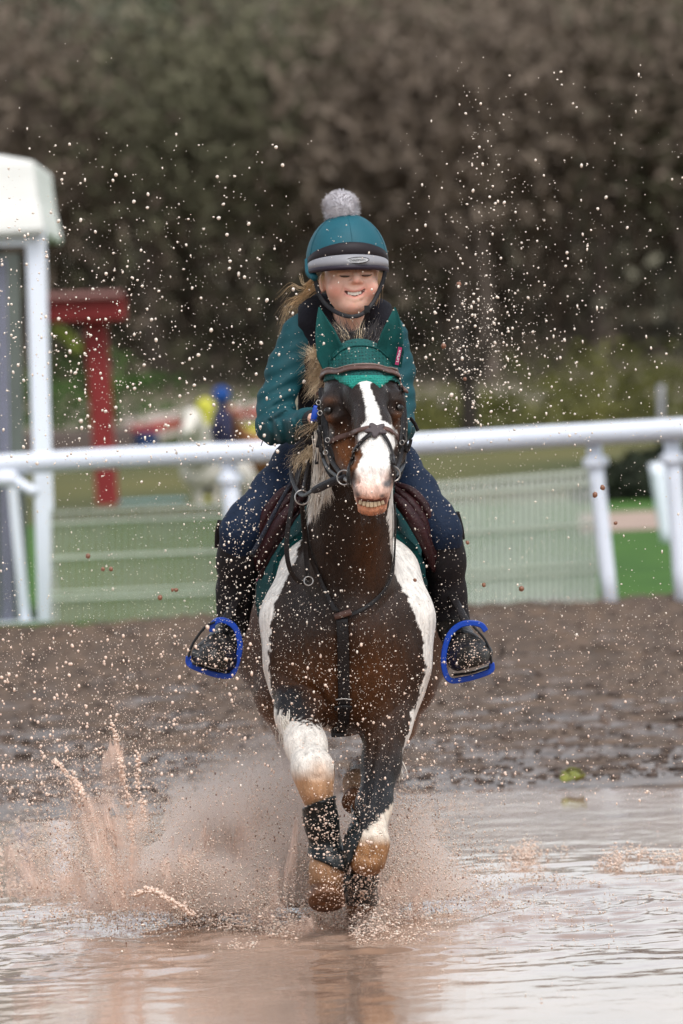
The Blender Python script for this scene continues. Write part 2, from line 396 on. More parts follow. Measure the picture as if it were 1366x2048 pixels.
def relief(V, Fq, lines):
    """muscle relief: long soft ridges (+) and furrows (-) along lines seen at (px, py)"""
    N = vnormals(V, Fq); px, py = proj(V); d = np.zeros(len(V))
    for pts, w, h, y0, y1 in lines:
        p = catmull([np.array([a, b, 0.]) for a, b in pts], 5)[:, :2]; best = np.full(len(V), 1e9); tt = np.zeros(len(V)); m_ = (px > p[:, 0].min()-3*w) & (px < p[:, 0].max()+3*w) & (py > p[:, 1].min()-3*w) & (py < p[:, 1].max()+3*w) & (V[:, 1] > y0) & (V[:, 1] < y1) & (N[:, 1] < -.1); I = np.where(m_)[0]
        q = np.stack([px[I], py[I]], -1); b_ = np.full(len(I), 1e9); t_ = np.zeros(len(I))
        for k in range(len(p)-1):
            ba = p[k+1]-p[k]; t = np.clip(((q-p[k])@ba)/(ba@ba+1e-9), 0, 1); dd = np.linalg.norm(q-p[k]-t[:, None]*ba, axis=1); u_ = dd < b_; b_[u_] = dd[u_]; t_[u_] = (k+t[u_])/(len(p)-1)
        d[I] += h*np.exp(-(b_/w)**2)*np.sin(math.pi*np.clip(t_*.86+.07, 0, 1))**.7
    return V+N*d[:, None]
HV = relief(HV, HFc, [
    ([(662, 1050), (664, 1120), (678, 1200)], 9, -.006, 19.4, 20.1), ([(740, 1045), (728, 1120), (702, 1200)], 9, -.006, 19.4, 20.1), ([(700, 1050), (698, 1120), (692, 1190)], 14, .006, 19.4, 20.1),
    ([(592, 1165), (640, 1225), (676, 1250)], 9, -.006, 19.6, 20.1), ([(806, 1170), (750, 1228), (706, 1250)], 9, -.006, 19.6, 20.1),
    ([(556, 1340), (590, 1368), (632, 1384), (668, 1430)], 8, -.009, 19.6, 20.1), ([(832, 1370), (790, 1420), (740, 1450), (715, 1480)], 9, -.007, 19.6, 20.1),
    ([(560, 1255), (556, 1330)], 18, .007, 19.6, 20.1), ([(826, 1260), (822, 1340)], 18, .007, 19.6, 20.1), ([(640, 1290), (645, 1390)], 26, .008, 19.6, 20.1), ([(744, 1290), (748, 1400)], 26, .008, 19.6, 20.1),
    ([(786, 1440), (772, 1510), (756, 1590), (742, 1650)], 6, -.006, 19.4, 20.0), ([(752, 1470), (738, 1550), (730, 1620)], 5, -.005, 19.4, 20.0), ([(766, 1470), (752, 1550), (740, 1620)], 7, .004, 19.4, 20.0),
    ([(596, 1460), (606, 1500), (616, 1530)], 6, -.005, 19.4, 20.0), ([(616, 1548), (632, 1556), (646, 1550)], 5, -.005, 19.4, 20.0), ([(610, 1530), (612, 1560)], 7, .004, 19.4, 20.0), ([(648, 1526), (650, 1556)], 7, .004, 19.4, 20.0),
    ([(700, 812), (706, 860), (712, 905)], 6, -.004, 18.9, 19.6), ([(690, 930), (672, 890), (668, 850)], 5, .004, 18.9, 19.6), ([(724, 1668), (738, 1674), (754, 1668)], 5, .004, 19.3, 19.9), ([(722, 1710), (738, 1716), (752, 1708)], 5, -.004, 19.3, 19.9),
    ([(662, 800), (682, 806), (692, 826)], 4, .004, 18.9, 19.6), ([(768, 806), (780, 800), (796, 798)], 4, .003, 18.9, 19.6), ([(728, 962), (744, 966), (760, 960)], 6, -.003, 18.9, 19.2), ([(744, 962), (744, 992)], 3, -.003, 18.9, 19.2)])

def coat(V):
    px, py = proj(V); Y = V[:, 1]
    n1 = fbm(V, 60, 3, 3)*6 + vnoise(V, 160, 9)*3; nb = fbm(V, 7, 3, 5)
    n2 = vnoise(V*np.array([1, 1, .25]), 170, 13)*5
    dark = np.array([.020, .0108, .0068]); warm = np.array([.068, .024, .0065])
    c = np.tile(dark, (len(V), 1))*(1+.25*nb[:, None])
    def mix(col, w): nonlocal c; w = np.clip(w, 0, 1)[:, None]; c = c*(1-w)+np.asarray(col)*w
    body = (Y > 19.5)
    gz = lambda cx, cy, rx, ry: np.exp(-((px-cx)/rx)**2-((py-cy)/ry)**2)
    mix(warm, body*np.clip(1.0*gz(622, 1350, 70, 75)+1.0*gz(750, 1350, 62, 90)+.7*gz(740, 1100, 35, 70)+.5*gz(700, 1440, 60, 60), 0, 1)*(1+.3*nb))
    # white flanks behind the dark breast, brown haunches
    L = np.interp(py, [900, 960, 1020, 1060, 1090, 1150, 1190, 1230, 1330, 1400, 1450, 1480], [650, 646, 632, 612, 600, 578, 556, 546, 537, 546, 560, 552])
    Rr = np.interp(py, [900, 1000, 1050, 1120, 1150, 1200, 1270, 1320, 1380, 1420, 1480, 1540, 1580, 1600], [800, 772, 777, 784, 792, 818, 846, 851, 842, 826, 812, 805, 800, 812])
    side = np.maximum(L-px+n1*.7, px-Rr+n1*.7)
    white = np.array([.74, .71, .66])
    mix(white, (side/1.5+.5)*body*(Y > 19.7)*((py > 1000) | (px > 700)))
    mix(white, body*(Y < 20.0)*(px < 668)*(py < 1030)*np.clip((668-px+n1)/2, 0, 1)*(px < np.interp(py, [850, 900, 980, 1030], [650, 655, 664, 630])))
    hq = np.clip((Y-20.72+.06*nb)/.02, 0, 1); mix(np.array([.055, .022, .010]), hq)
    gl = body*(Y > 20.55)*(py > 1380)*1.0; mix(np.array([.19, .10, .055]), gl*np.clip((py-1380)/120, 0, .8))
    mix(np.array([.30, .17, .09])*1.0, (Y > 20.15)*(py > 1530)*(px > 680)*(px < 742)*np.clip((py-1530)/30, 0, 1)*(.8+.3*nb))
    # forelegs
    lf = (px < 690)*(py > 1370)*(Y < 20.05)
    rf = (px > 690)*(py > 1480)*(Y < 20.05)
    mix([.014, .013, .014], lf*np.clip(1.6*gz(580, 1420, 36, 48)+n1*.05, 0, 1)*np.clip((px-550)/8, 0, 1))
    mix([.76, .71, .64], lf*np.clip((py-1440+n2*3-.25*(px-600))/4, 0, 1)*(px < 668))
    mix([.42, .24, .13], lf*np.clip((py-1535+6*nb)/28, 0, 1))
    mix([.55, .36, .24], lf*gz(640, 1540, 22, 20)*.7)
    mix([.17, .085, .04], lf*np.clip((py-1715)/25, 0, 1)*(.75+.5*nb)); mix([.09, .045, .022], lf*np.clip((py-1760)/18, 0, 1)*.8)
    mix([.010, .012, .015], rf*np.clip((py-1500)/90, 0, .85))
    mix([.66, .58, .48], rf*np.clip((py-(1650-.9*(px-740))+n2*2)/5, 0, 1))
    mix([.30, .155, .07], rf*np.clip((py-1672+4*nb)/22, 0, 1)); mix([.16, .07, .03], rf*np.clip((py-1720)/25, 0, .7))
    # head
    head = (Y < 19.56)*(py < 1045)
    mix([.016, .010, .008], head)
    mix([.145, .048, .011], head*np.clip(gz(688, 905, 30, 42)*1.1+gz(712, 925, 14, 28)*.8+gz(655, 842, 10, 20)*.6+gz(797, 860, 12, 35)*.9+gz(660, 800, 14, 7)*.4, 0, 1))
    yy = [762, 770, 785, 800, 820, 840, 850, 862, 880, 895, 910, 925, 945, 990, 1040]
    cx = np.interp(py, yy, [726, 729, 735, 739, 746, 747, 752, 755, 757, 755, 752, 748, 746, 744, 744])
    hw = np.interp(py, yy, [20, 10, 10, 11, 14, 15, 30, 39, 41, 34, 27, 30, 36, 40, 40])
    mix([.78, .76, .72], head*np.clip((hw-np.abs(px-cx)+n1*.35)/1.5+.5, 0, 1)*(Y < 19.4))
    mz = head*(py > 915)*(np.abs(px-cx) < hw+3)
    mix([.70, .45, .36], mz*np.clip((py-930+6*nb)/45, 0, .9)); mix([.60, .30, .20], mz*np.clip((py-985)/15, 0, .8))
    mix([.62, .27, .15], head*(py > 1003)*np.clip((py-1003)/8, 0, .9))
    gr = np.clip(gz(708, 965, 8, 26)+gz(717, 990, 8, 9)*.9+gz(774, 968, 12, 10)*1.2+gz(764, 992, 9, 7)+gz(782, 950, 6, 12)-.25+.25*nb, 0, 1)
    mix([.085, .085, .09], head*(py > 930)*np.clip(gr*1.6, 0, .95))
    mix([.02, .012, .01], head*np.clip(gz(707, 950, 5, 14)+gz(784, 942, 4, 12), 0, 1)*(Y < 19.03))
    mix([.10, .02, .015], head*(Y > 18.967)*(np.abs(px-744) < 30)*(np.abs(py-1006+.006*(px-744)**2) < 7)*.9)
    mix([.012, .009, .008], head*np.clip(gz(658, 821, 13, 8)+gz(797, 815, 10, 8), 0, 1))
    return np.clip(c, .004, .85)

pony = empty('pony', (P(700, 1860, 20.2)[0], 20.2, 0), 'brown and white pony cantering through the water in teal ears and bridle', 'pony')
body_o = mesh('body', HV, HFc, pony, m_coat, col=coat(HV))
HB = BVHTree.FromPolygons([tuple(v) for v in HV.tolist()], HFc.tolist())
def hit(px, py, off=0.003, far=None, tree=None):
    d = ray(px, py); r = (tree or HB).ray_cast(Vector(CAMP), Vector(d))
    if r[0] is None: q = P(px, py, far or 19.6); return q, np.array([0, -1.0, 0])
    n = np.array(r[1]); n = n if n@d < 0 else -n
    return np.array(r[0])+n*off, n
def surf_strap(name, pix, w, t, m_, parent, off=.003, n=6, tree=None, far=None, sides=8):
    """strap lying on the surface; pix (x, y) photo pixels where it was seen; smoothed in space"""
    pp = catmull([np.array([x, y, 0.]) for x, y in pix], n); Q = []; N = []
    for p in pp: q, nn = hit(p[0], p[1], off, far, tree); Q.append(q); N.append(nn)
    Q = np.array(Q); N = np.array(N)
    for _ in range(2): Q[1:-1] = .5*Q[1:-1]+.25*(Q[:-2]+Q[2:]); N[1:-1] = .5*N[1:-1]+.25*(N[:-2]+N[2:])
    Q += N*off*.6
    return MB().add(sweep(Q, w/2, t/2, N, sides)).build(name, m_, parent)
def strap3(name, pts, w, t, m_, parent, n=6, nrm=(0, -1, 0), sides=8):
    return MB().add(sweep(catmull([P(*p) for p in pts], n), w/2, t/2, nrm, sides)).build(name, m_, parent)
def shell(field, lo, hi, off, region, name, m_, parent=None, sm=2, col=None, disp=None):
    sl, Q = field.block(lo, hi); D = field.D[sl]-off
    D = np.maximum(D, region(Q))
    if disp is not None: D = D+disp(Q)
    D[[0, -1]] = .1; D[:, [0, -1]] = .1; D[:, :, [0, -1]] = .1
    g = Field(field.xs[sl[0]], field.ys[sl[1]], field.zs[sl[2]]); V, Fq = g.nets(D.astype(np.float32))
    V = smooth_verts(V, Fq, sm, .5)
    return mesh(name, V, Fq, parent, m_)

# eyes, teeth, hooves
for x, y, Y in ((658, 822, 19.302), (797, 816, 19.297)):
    MB().add(ball(P(x, y, Y), .0145)).build('eye', m_eye, pony)
for i in range(7):
    t = (i-3)/3; x = 743+t*22; y = 1009.5-5*t*t
    b = MB().box(P(x, y, 18.978+.012*t*t), (M(6.7), .012, M(11)-.003*abs(t)-.0008*(i % 2)), Matrix.Rotation(-t*.25, 3, 'Y')); bevel(b.build('tooth', m_tooth, pony, False), .002)
def hoof(c, r, h, tilt, name='hoof'):
    Vs = []; Fs = []; n = 18; R3 = Matrix.Rotation(tilt, 3, 'X')
    for k, (zz, rr) in enumerate(((h*.5, .82), (h*.46, .9), (0, .97), (-h*.42, 1.06), (-h*.5, 1.02), (-h*.5, .4), (-h*.44, .05))):
        for i in range(n):
            a = 2*math.pi*i/n; Vs.append(tuple(R3@Vector((r*rr*math.cos(a), r*rr*1.1*math.sin(a)-.25*(h*.5-zz), zz))))
    for k in range(6):
        for i in range(n): Fs.append((k*n+i, k*n+(i+1) % n, (k+1)*n+(i+1) % n, (k+1)*n+i))
    mesh(name, np.array(Vs)+np.asarray(c), Fs, pony, m_hoof)
hoof(P(653, 1788, 19.62), M(35), M(54), math.radians(-34))
hoof(P(719, 1815, 19.9), M(27), M(36), math.radians(50))
hoof(P(606, 1785, 20.64), M(30), M(56), math.radians(0))
hoof(P(711, 1602, 20.31), M(27), M(40), math.radians(-60))

# ---------------------------------------------------------------- hair
def strands(name, roots, tips, m_, parent, r=.0016, bend=.03, seg=4, jit=.01, seed=1, tip_r=.15):
    """bundles of tapered hairs from root points to tip points"""
    g = np.random.default_rng(seed); V = []; Fq = []; n0 = 0
    for a, b in zip(roots, tips):
        a = np.asarray(a); b = np.asarray(b)+g.normal(0, jit, 3); mid = g.normal(0, bend, 3)*np.array([1, .6, .6])
        rr = r*g.uniform(.6, 1.3)
        for k in range(seg+1):
            t = k/seg; c = a*(1-t)+b*t+mid*math.sin(math.pi*t)*.5; w = rr*((1-t)*(1-tip_r)+tip_r)
            for j in range(3):
                an = j*2.094+t; V.append(c+w*np.array([math.cos(an), -math.sin(an)*.6, .3*math.sin(an)]))
        for k in range(seg):
            for j in range(3): Fq.append((n0+k*3+j, n0+k*3+(j+1) % 3, n0+(k+1)*3+(j+1) % 3, n0+(k+1)*3+j))
        n0 += (seg+1)*3
    return mesh(name, np.array(V), np.array(Fq), parent, m_)
def tuft(px0, py0, Y0, px1, py1, Y1, n, spread0=6, spread1=10, seed=0):
    g = np.random.default_rng(seed); A = []; B = []
    for _ in range(n):
        A.append(P(px0+g.normal(0, spread0), py0+g.normal(0, spread0), Y0+g.normal(0, .01)))
        B.append(P(px1+g.normal(0, spread1), py1+g.normal(0, spread1), Y1+g.normal(0, .015)))
    return A, B
def many(name, specs, m_, r=.002, **k):
    A = []; B = []; specs = [s_[:6]+(int(s_[6]*1.9),)+s_[7:] for s_ in specs]
    for i, s_ in enumerate(specs):
        a, b = tuft(*s_, seed=i+len(name)); A += a; B += b
    return strands(name, A, B, m_, pony, r, **k)
many('mane', [(645, 700, 19.58, 618, 735, 19.62, 90, 8, 9), (645, 735, 19.58, 616, 770, 19.64, 80, 8, 8), (640, 715, 19.58, 612, 705, 19.66, 60, 7, 7), (645, 760, 19.6, 628, 790, 19.6, 50, 5, 7)], m_hair_w, .0010, bend=.012)
many('mane', [(630, 850, 19.7, 590, 880, 19.72, 60, 6, 8), (628, 880, 19.7, 588, 915, 19.72, 60, 7, 8), (630, 920, 19.7, 592, 950, 19.72, 60, 8, 8), (622, 940, 19.68, 606, 990, 19.7, 50, 6, 7)], m_hair_k, .0011, bend=.03)
many('mane', [(628, 850, 19.68, 596, 872, 19.7, 35, 5, 7), (625, 900, 19.68, 583, 925, 19.7, 40, 6, 7), (625, 900, 19.69, 600, 950, 19.69, 60, 6, 6)], m_hair_w, .0009, bend=.03)
many('mane', [(640, 870, 19.60, 634, 1010, 19.615, 90, 5, 4), (648, 950, 19.6, 640, 1000, 19.6, 60, 7, 3), (640, 960, 19.6, 626, 1030, 19.61, 45, 5, 3), (652, 960, 19.6, 656, 1000, 19.6, 50, 5, 2), (646, 960, 19.6, 645, 1004, 19.6, 40, 6, 2), (634, 985, 19.6, 622, 1045, 19.62, 20, 3, 1)], m_hair_w2, .0014, bend=.008, tip_r=.05)
many('forelock', [(700, 700, 19.5, 676, 655, 19.62, 120, 12, 9), (735, 700, 19.5, 752, 655, 19.64, 120, 12, 10), (715, 700, 19.52, 716, 668, 19.6, 90, 16, 8), (690, 700, 19.5, 668, 680, 19.6, 60, 8, 6), (750, 700, 19.5, 764, 672, 19.62, 60, 6, 6)], m_hair_k, .0013, bend=.015)
many('forelock', [(722, 695, 19.5, 727, 655, 19.6, 22, 4, 5), (700, 690, 19.5, 668, 650, 19.6, 16, 4, 5)], m_hair_w, .0009, bend=.015)
# tail streaming behind, feathers on the legs, chin whiskers
many('tail', [(700, 1080, 21.5, 735, 1200, 21.75, 120, 12, 20), (700, 1090, 21.5, 690, 1330, 21.72, 140, 12, 22)], m_hair_k, .003, bend=.05)
many('feather', [(575, 1440, 19.72, 585, 1492, 19.70, 50, 8, 6), (560, 1452, 19.8, 578, 1478, 19.78, 25, 5, 5)], m_hair_w2, .0022, bend=.006)
many('feather', [(799, 1520, 19.8, 796, 1555, 19.80, 24, 3, 3)], m_hair_w2, .002, bend=.006)
many('feather', [(640, 1748, 19.62, 628, 1772, 19.60, 60, 9, 6), (668, 1748, 19.62, 678, 1772, 19.60, 60, 9, 6), (653, 1752, 19.60, 653, 1780, 19.585, 60, 12, 8)], m_hair_t, .0011, bend=.01)
many('whisker', [(735, 1025, 19.0, 728, 1044, 18.99, 14, 10, 8), (755, 1022, 19.0, 762, 1042, 18.99, 12, 8, 8), (700, 985, 19.02, 690, 1000, 19.02, 10, 6, 8)], m_hair_k, .0007, bend=.004)
# ================================================================== tack on the pony
def reg_px(f):                                   # region given by photo-space bounds of the surface (metres)
    def g(Q):
        v = Q-CAMP; w = v@_F; px = 683+FPX*(v@_R)/w; py = 1024-FPX*(v@_U)/w
        return f(px, py, Q[..., 1], Q[..., 2], M(1, 19.6))
    return g
def lohi(x0, y0, x1, y1, Y0, Y1):
    a = P(x0, y1, Y0); b = P(x1, y0, Y1); return (min(a[0], b[0])-.03, Y0, min(a[2], b[2])-.02), (max(a[0], b[0])+.03, Y1, max(a[2], b[2])+.02)
def text(name, body, origin, u, v, size, m_, parent, depth=.0006):
    cu = bpy.data.curves.new(name, 'FONT'); cu.body = body; cu.size = 1; cu.align_x = 'CENTER'; cu.align_y = 'CENTER'; cu.extrude = .01
    o = bpy.data.objects.new('tmp', cu); COL.objects.link(o); dg = bpy.context.evaluated_depsgraph_get()
    me = bpy.data.meshes.new_from_object(o.evaluated_get(dg)); bpy.data.objects.remove(o); bpy.data.curves.remove(cu)
    c = np.array([vv.co[:] for vv in me.vertices]); u = np.asarray(u, float)/np.linalg.norm(u); v = np.asarray(v, float); v = v-(v@u)*u; v /= np.linalg.norm(v); n = np.cross(u, v)
    W = np.asarray(origin)+size*(c[:, :1]*u+c[:, 1:2]*v)+c[:, 2:3]*n*depth*50
    me.vertices.foreach_set('co', W.astype(np.float32).ravel()); me.materials.clear(); me.update()
    return link(name, me, parent, m_, False)
def tag_label(c, u, v, w, h, body, parent, name='brand_tag'):
    u = np.asarray(u)/np.linalg.norm(u); v = np.asarray(v)-(np.asarray(v)@u)*u; v /= np.linalg.norm(v); n = np.cross(u, v)
    b = MB().box(c, (w, h, .0015), np.stack([u, v, n], 1)).build(name, m_pink, parent, False)
    text('lettering', body, np.asarray(c)+n*.0012, u, v, h*.95, m_white_print, b)

# ---- ear bonnet
bonnet = empty('ear_bonnet', P(720, 720, 19.4), 'teal crochet fly bonnet with two pointed ears over the pony forehead', 'fly bonnet')
bd = lambda px: np.interp(px, [636, 650, 680, 722, 765, 795, 806], [782, 764, 757, 755, 757, 766, 784])
lo, hi = lohi(620, 660, 820, 800, 19.2, 19.62)
def hood_region(px, py, Y, z, m): return np.maximum(np.maximum((py-bd(px))*m, Y-19.55-.0*z), (19.35-Y)*.0+(py-790)*m)
def hood_disp(Q):
    v = Q-CAMP; w = v@_F; px = 683+FPX*(v@_R)/w; py = 1024-FPX*(v@_U)/w
    return -.0014*(np.sin(px*.95+np.where(np.floor(py/7.5) % 2 < 1, 0, 3.14))*np.sin(py*.84))
hood = shell(HF, lo, hi, .006, reg_px(hood_region), 'hood', m_crochet, bonnet, sm=2)
bd2 = lambda px: np.interp(px, [664, 680, 700, 712, 728, 742, 760, 776, 794], [752, 765, 775, 783, 784, 783, 777, 764, 752])
shell(HF, lo, hi, .0085, reg_px(lambda px, py, Y, z, m: np.maximum(np.maximum((py-bd2(px)-1.5*np.sin(px*.9))*m, (750-py)*m), Y-19.5)), 'trim', m_trim, bonnet, sm=1)
_cro(m_trim, 150, (.004, .09, .075), (.010, .22, .175))
def earc(pts, ws, th, facing, name):
    path = catmull([P(*p) for p in pts], 6); n = len(path); V = []; Fq = []
    f = np.asarray(facing, float); f /= np.linalg.norm(f); K = 11
    W = np.interp(np.linspace(0, 1, n), np.linspace(0, 1, len(ws)), ws)
    for i in range(n):
        T = path[min(i+1, n-1)]-path[max(i-1, 0)]; T /= np.linalg.norm(T); B = np.cross(T, f); B /= np.linalg.norm(B); Nn = np.cross(B, T)
        for side in (1, -1):
            for j in range(K):
                a = (j/(K-1)*2-1)*side; w = M(W[i])
                dep = (.55*w*(1-abs(a)**1.6) if side == 1 else .95*w*(1-a*a)+.002)
                rim = .0025 if side == 1 else 0
                V.append(path[i]+B*a*w-Nn*dep+Nn*.35*w)
    R2 = 2*K
    for i in range(n-1):
        for j in range(R2): Fq.append((i*R2+j, i*R2+(j+1) % R2, (i+1)*R2+(j+1) % R2, (i+1)*R2+j))
    o = mesh(name, V, Fq, bonnet, m_teal_bonnet); return o
earc([(668, 735, 19.44), (658, 705, 19.43), (649, 668, 19.42), (643, 640, 19.42), (638, 614, 19.43)], [24, 29, 21, 11, 1.0], .01, (.25, -1, .15), 'ear_cover')
earc([(782, 733, 19.44), (782, 700, 19.43), (786, 668, 19.42), (789, 640, 19.42), (790, 614, 19.43)], [22, 28, 22, 12, 1.0], .01, (-.2, -1, .15), 'ear_cover')
surf_strap('piping', [(668, 722), (690, 702), (722, 696), (752, 702), (772, 720)], .004, .004, m_teal_bonnet, bonnet, .006)
tag_label(P(797, 712, 19.385), P(800, 697, 19.385)-P(794, 727, 19.385), P(790, 712, 19.385)-P(797, 713, 19.385), .050, .0105, 'LeMieux', bonnet)

# ---- bridle
bridle = empty('bridle', P(730, 850, 19.2), 'dark leather crossed-noseband bridle with rounded nose patch on pony head', 'bridle')
surf_strap('browband', [(637, 790), (641, 772), (652, 754), (680, 746), (722, 745), (762, 746), (790, 757), (800, 772), (804, 790)], .0165, .007, m_leather_br, bridle, .010, 8)
surf_strap('browband_lining', [(638, 780), (652, 750), (680, 742), (722, 740.5), (762, 742), (790, 752), (803, 778)], .004, .008, mat('tan_lining', (.22, .16, .14), .5), bridle, .0115, 8)
bp_ = dict(w=.0115, t=.004, m_=m_leather, parent=bridle)
strap3('cheekpiece', [(642, 776, 19.36), (646, 830, 19.33), (651, 880, 19.31), (662, 918, 19.27), (682, 948, 19.20)], .014, .005, m_leather, bridle, nrm=(-.5, -1, 0))
strap3('cheekpiece', [(804, 776, 19.36), (809, 830, 19.33), (806, 880, 19.31), (800, 918, 19.27), (790, 945, 19.20)], .014, .005, m_leather, bridle, nrm=(.5, -1, 0))
strap3('noseband_hanger', [(648, 790, 19.34), (653, 840, 19.32), (655, 892, 19.28)], .010, .004, m_leather, bridle, nrm=(-.5, -1, 0))
strap3('noseband_hanger', [(800, 790, 19.34), (804, 850, 19.31), (800, 895, 19.28)], .010, .004, m_leather, bridle, nrm=(.5, -1, 0))
strap3('throatlash', [(640, 780, 19.42), (640, 860, 19.44), (650, 930, 19.44), (672, 965, 19.42)], .010, .004, m_leather, bridle)
strap3('throatlash', [(806, 780, 19.42), (812, 860, 19.42), (806, 930, 19.42), (796, 960, 19.40)], .010, .004, m_leather, bridle)
surf_strap('noseband', [(655, 893), (668, 882), (690, 872), (715, 864), (740, 858)], .0145, .006, m_leather_br, bridle, .004, 8)
surf_strap('noseband', [(762, 858), (778, 863), (792, 875), (800, 888)], .0145, .006, m_leather_br, bridle, .004, 8)
surf_strap('noseband', [(748, 868), (730, 882), (714, 902), (705, 925), (701, 950), (703, 970)], .0125, .006, m_leather, bridle, .005, 8)
surf_strap('noseband', [(764, 870), (775, 890), (781, 912), (784, 930)], .0115, .006, m_leather, bridle, .005, 8)
cc, cn = hit(752, 863, .006); V = []; n = 40
u = np.cross([0, 0, 1.0], cn); u = -u/np.linalg.norm(u); v = np.cross(cn, u); v = v if v[2] > 0 else -v
for lay in (0, .005, .007):
    for i in range(n):
        a = 2*math.pi*i/n; r = (M(17)+M(4.5)*math.cos(5*a+.6))*(1 if lay < .006 else .85); V.append(cc+cn*(lay-.002)+u*math.cos(a)*r*1.05+v*math.sin(a)*r*.88)
Fq = [tuple(range(n))[::-1]]+[(k*n+i, k*n+(i+1) % n, (k+1)*n+(i+1) % n, (k+1)*n+i) for k in (0, 1) for i in range(n)]+[tuple(range(2*n, 3*n))]
mesh('nose_patch', V, Fq, bridle, mat('patch_leather', (.055, .042, .045), .45, bump=.2, bsc=300), False)
for x, y, Y in ((688, 955, 19.17), (787, 948, 19.17)):
    MB().add(torus(P(x, y, Y), M(14), .0021, (-.35 if x < 700 else .5, -1, 0))).build('bit_ring', m_steel, bridle)
tube('bit_mouthpiece', [P(690, 957, 19.16), P(742, 985, 19.10), P(787, 950, 19.16)], .007, m_steel, bridle)
for x, y, Y in ((640, 826, 19.30), (637, 805, 19.31), (655, 880, 19.25), (804, 885, 19.27), (651, 905, 19.26)):
    MB().add(torus(P(x, y, Y), M(4.6), .0013, (-.3, -1, .1), 10, 5)).build('buckle', m_steel, bridle)
for x0, y0, x1, y1, Y in ((655, 885, 668, 925, 19.27), (805, 870, 812, 905, 19.3), (812, 905, 822, 878, 19.3), (640, 850, 634, 895, 19.32), (636, 860, 642, 905, 19.30), (820, 835, 836, 862, 19.4)):
    strap3('keeper_end', [(x0, y0, Y), ((x0+x1)/2+2, (y0+y1)/2, Y), (x1, y1, Y)], .010, .003, m_leather, bridle, nrm=(-.3, -1, 0))

# ---- reins
reins = empty('reins', P(620, 920, 19.6), 'black leather reins running from the bit to the rider hands', 'reins')
strap3('rein', [(672, 962, 19.22), (650, 972, 19.30), (625, 982, 19.40), (604, 990, 19.50), (588, 968, 19.62), (583, 935, 19.72), (600, 885, 19.80), (628, 845, 19.86)], .012, .0045, m_leather, reins, 8, (-.2, -1, .3))
tube('rein_grip', [P(690, 954, 19.19), P(668, 962, 19.24), P(640, 975, 19.34), P(628, 981, 19.39)], [.008, .0125, .0125, .009], mat('rubber_grip', (.012, .012, .016), .6, bump=.6, bsc=200), reins)
strap3('rein', [(790, 952, 19.2), (806, 930, 19.40), (808, 890, 19.65), (798, 858, 19.86)], .012, .0045, m_leather, reins)
strap3('rein', [(630, 850, 19.80), (615, 890, 19.74), (596, 950, 19.66), (582, 1020, 19.62), (573, 1090, 19.62), (580, 1138, 19.63), (598, 1163, 19.65), (616, 1164, 19.67)], .014, .004, m_leather, reins, 8, (-.3, -1, 0))
strap3('rein', [(616, 1160, 19.67), (611, 1100, 19.66), (608, 1040, 19.62), (604, 1006, 19.52)], .014, .004, m_leather, reins, 8, (-.3, -1, 0))
strap3('rein', [(632, 850, 19.78), (622, 900, 19.72), (612, 950, 19.62), (604, 990, 19.52)], .010, .004, m_leather, reins, 8, (-.3, -1, 0))
strap3('rein', [(634, 848, 19.80), (634, 890, 19.62), (633, 928, 19.58)], .010, .004, m_leather, reins, 8, (-.3, -1, 0))
strap3('rein', [(636, 848, 19.70), (642, 900, 19.5), (655, 935, 19.36), (676, 955, 19.22)], .011, .004, m_leather, reins, 8, (-.3, -1, 0))
MB().add(torus(P(617, 1162, 19.65), M(9), .002, (0, -1, .2), 12, 5)).build('buckle', m_steel, reins)

# ---- martingale
mart = empty('martingale', P(690, 1230, 19.7), 'dark running martingale looped round the pony neck down to the girth', 'martingale')
MB().add(torus(P(604, 995, 19.5), M(14), .0023, (.2, -1, .1))).build('ring', m_steel, mart)
surf_strap('neck_strap', [(616, 1045), (622, 1100), (640, 1150), (660, 1200), (676, 1226)], .014, .0045, m_leather, mart, .004, 8)
surf_strap('neck_strap', [(698, 1232), (730, 1216), (760, 1188), (780, 1150), (785, 1100), (786, 1050), (785, 1010)], .012, .0045, m_leather, mart, .004, 8)
strap3('ring_strap', [(604, 1008, 19.5), (607, 1050, 19.6), (616, 1100, 19.68), (640, 1160, 19.72), (672, 1226, 19.70)], .012, .004, m_leather, mart, 8)
a, _ = hit(671, 1233, .011); b, _ = hit(702, 1225, .011); tube('stopper', [a, (a+b)/2+np.array([0, -.002, 0]), b], .0095, m_leather_br, mart)
surf_strap('breast_strap', [(684, 1236), (686, 1300), (687, 1350), (688, 1400), (687, 1440), (684, 1462)], .034, .006, m_leather, mart, .005, 8)
surf_strap('buckle_bar', [(670, 1396), (687, 1394), (705, 1396)], .0045, .005, m_steel, mart, .010, 4)
surf_strap('keeper', [(669, 1412), (687, 1410), (705, 1412)], .013, .005, m_leather, mart, .010, 4)
MB().box(P(676, 1466, 19.86), (M(28), .012, M(16))).build('girth_loop', m_leather, mart, False)

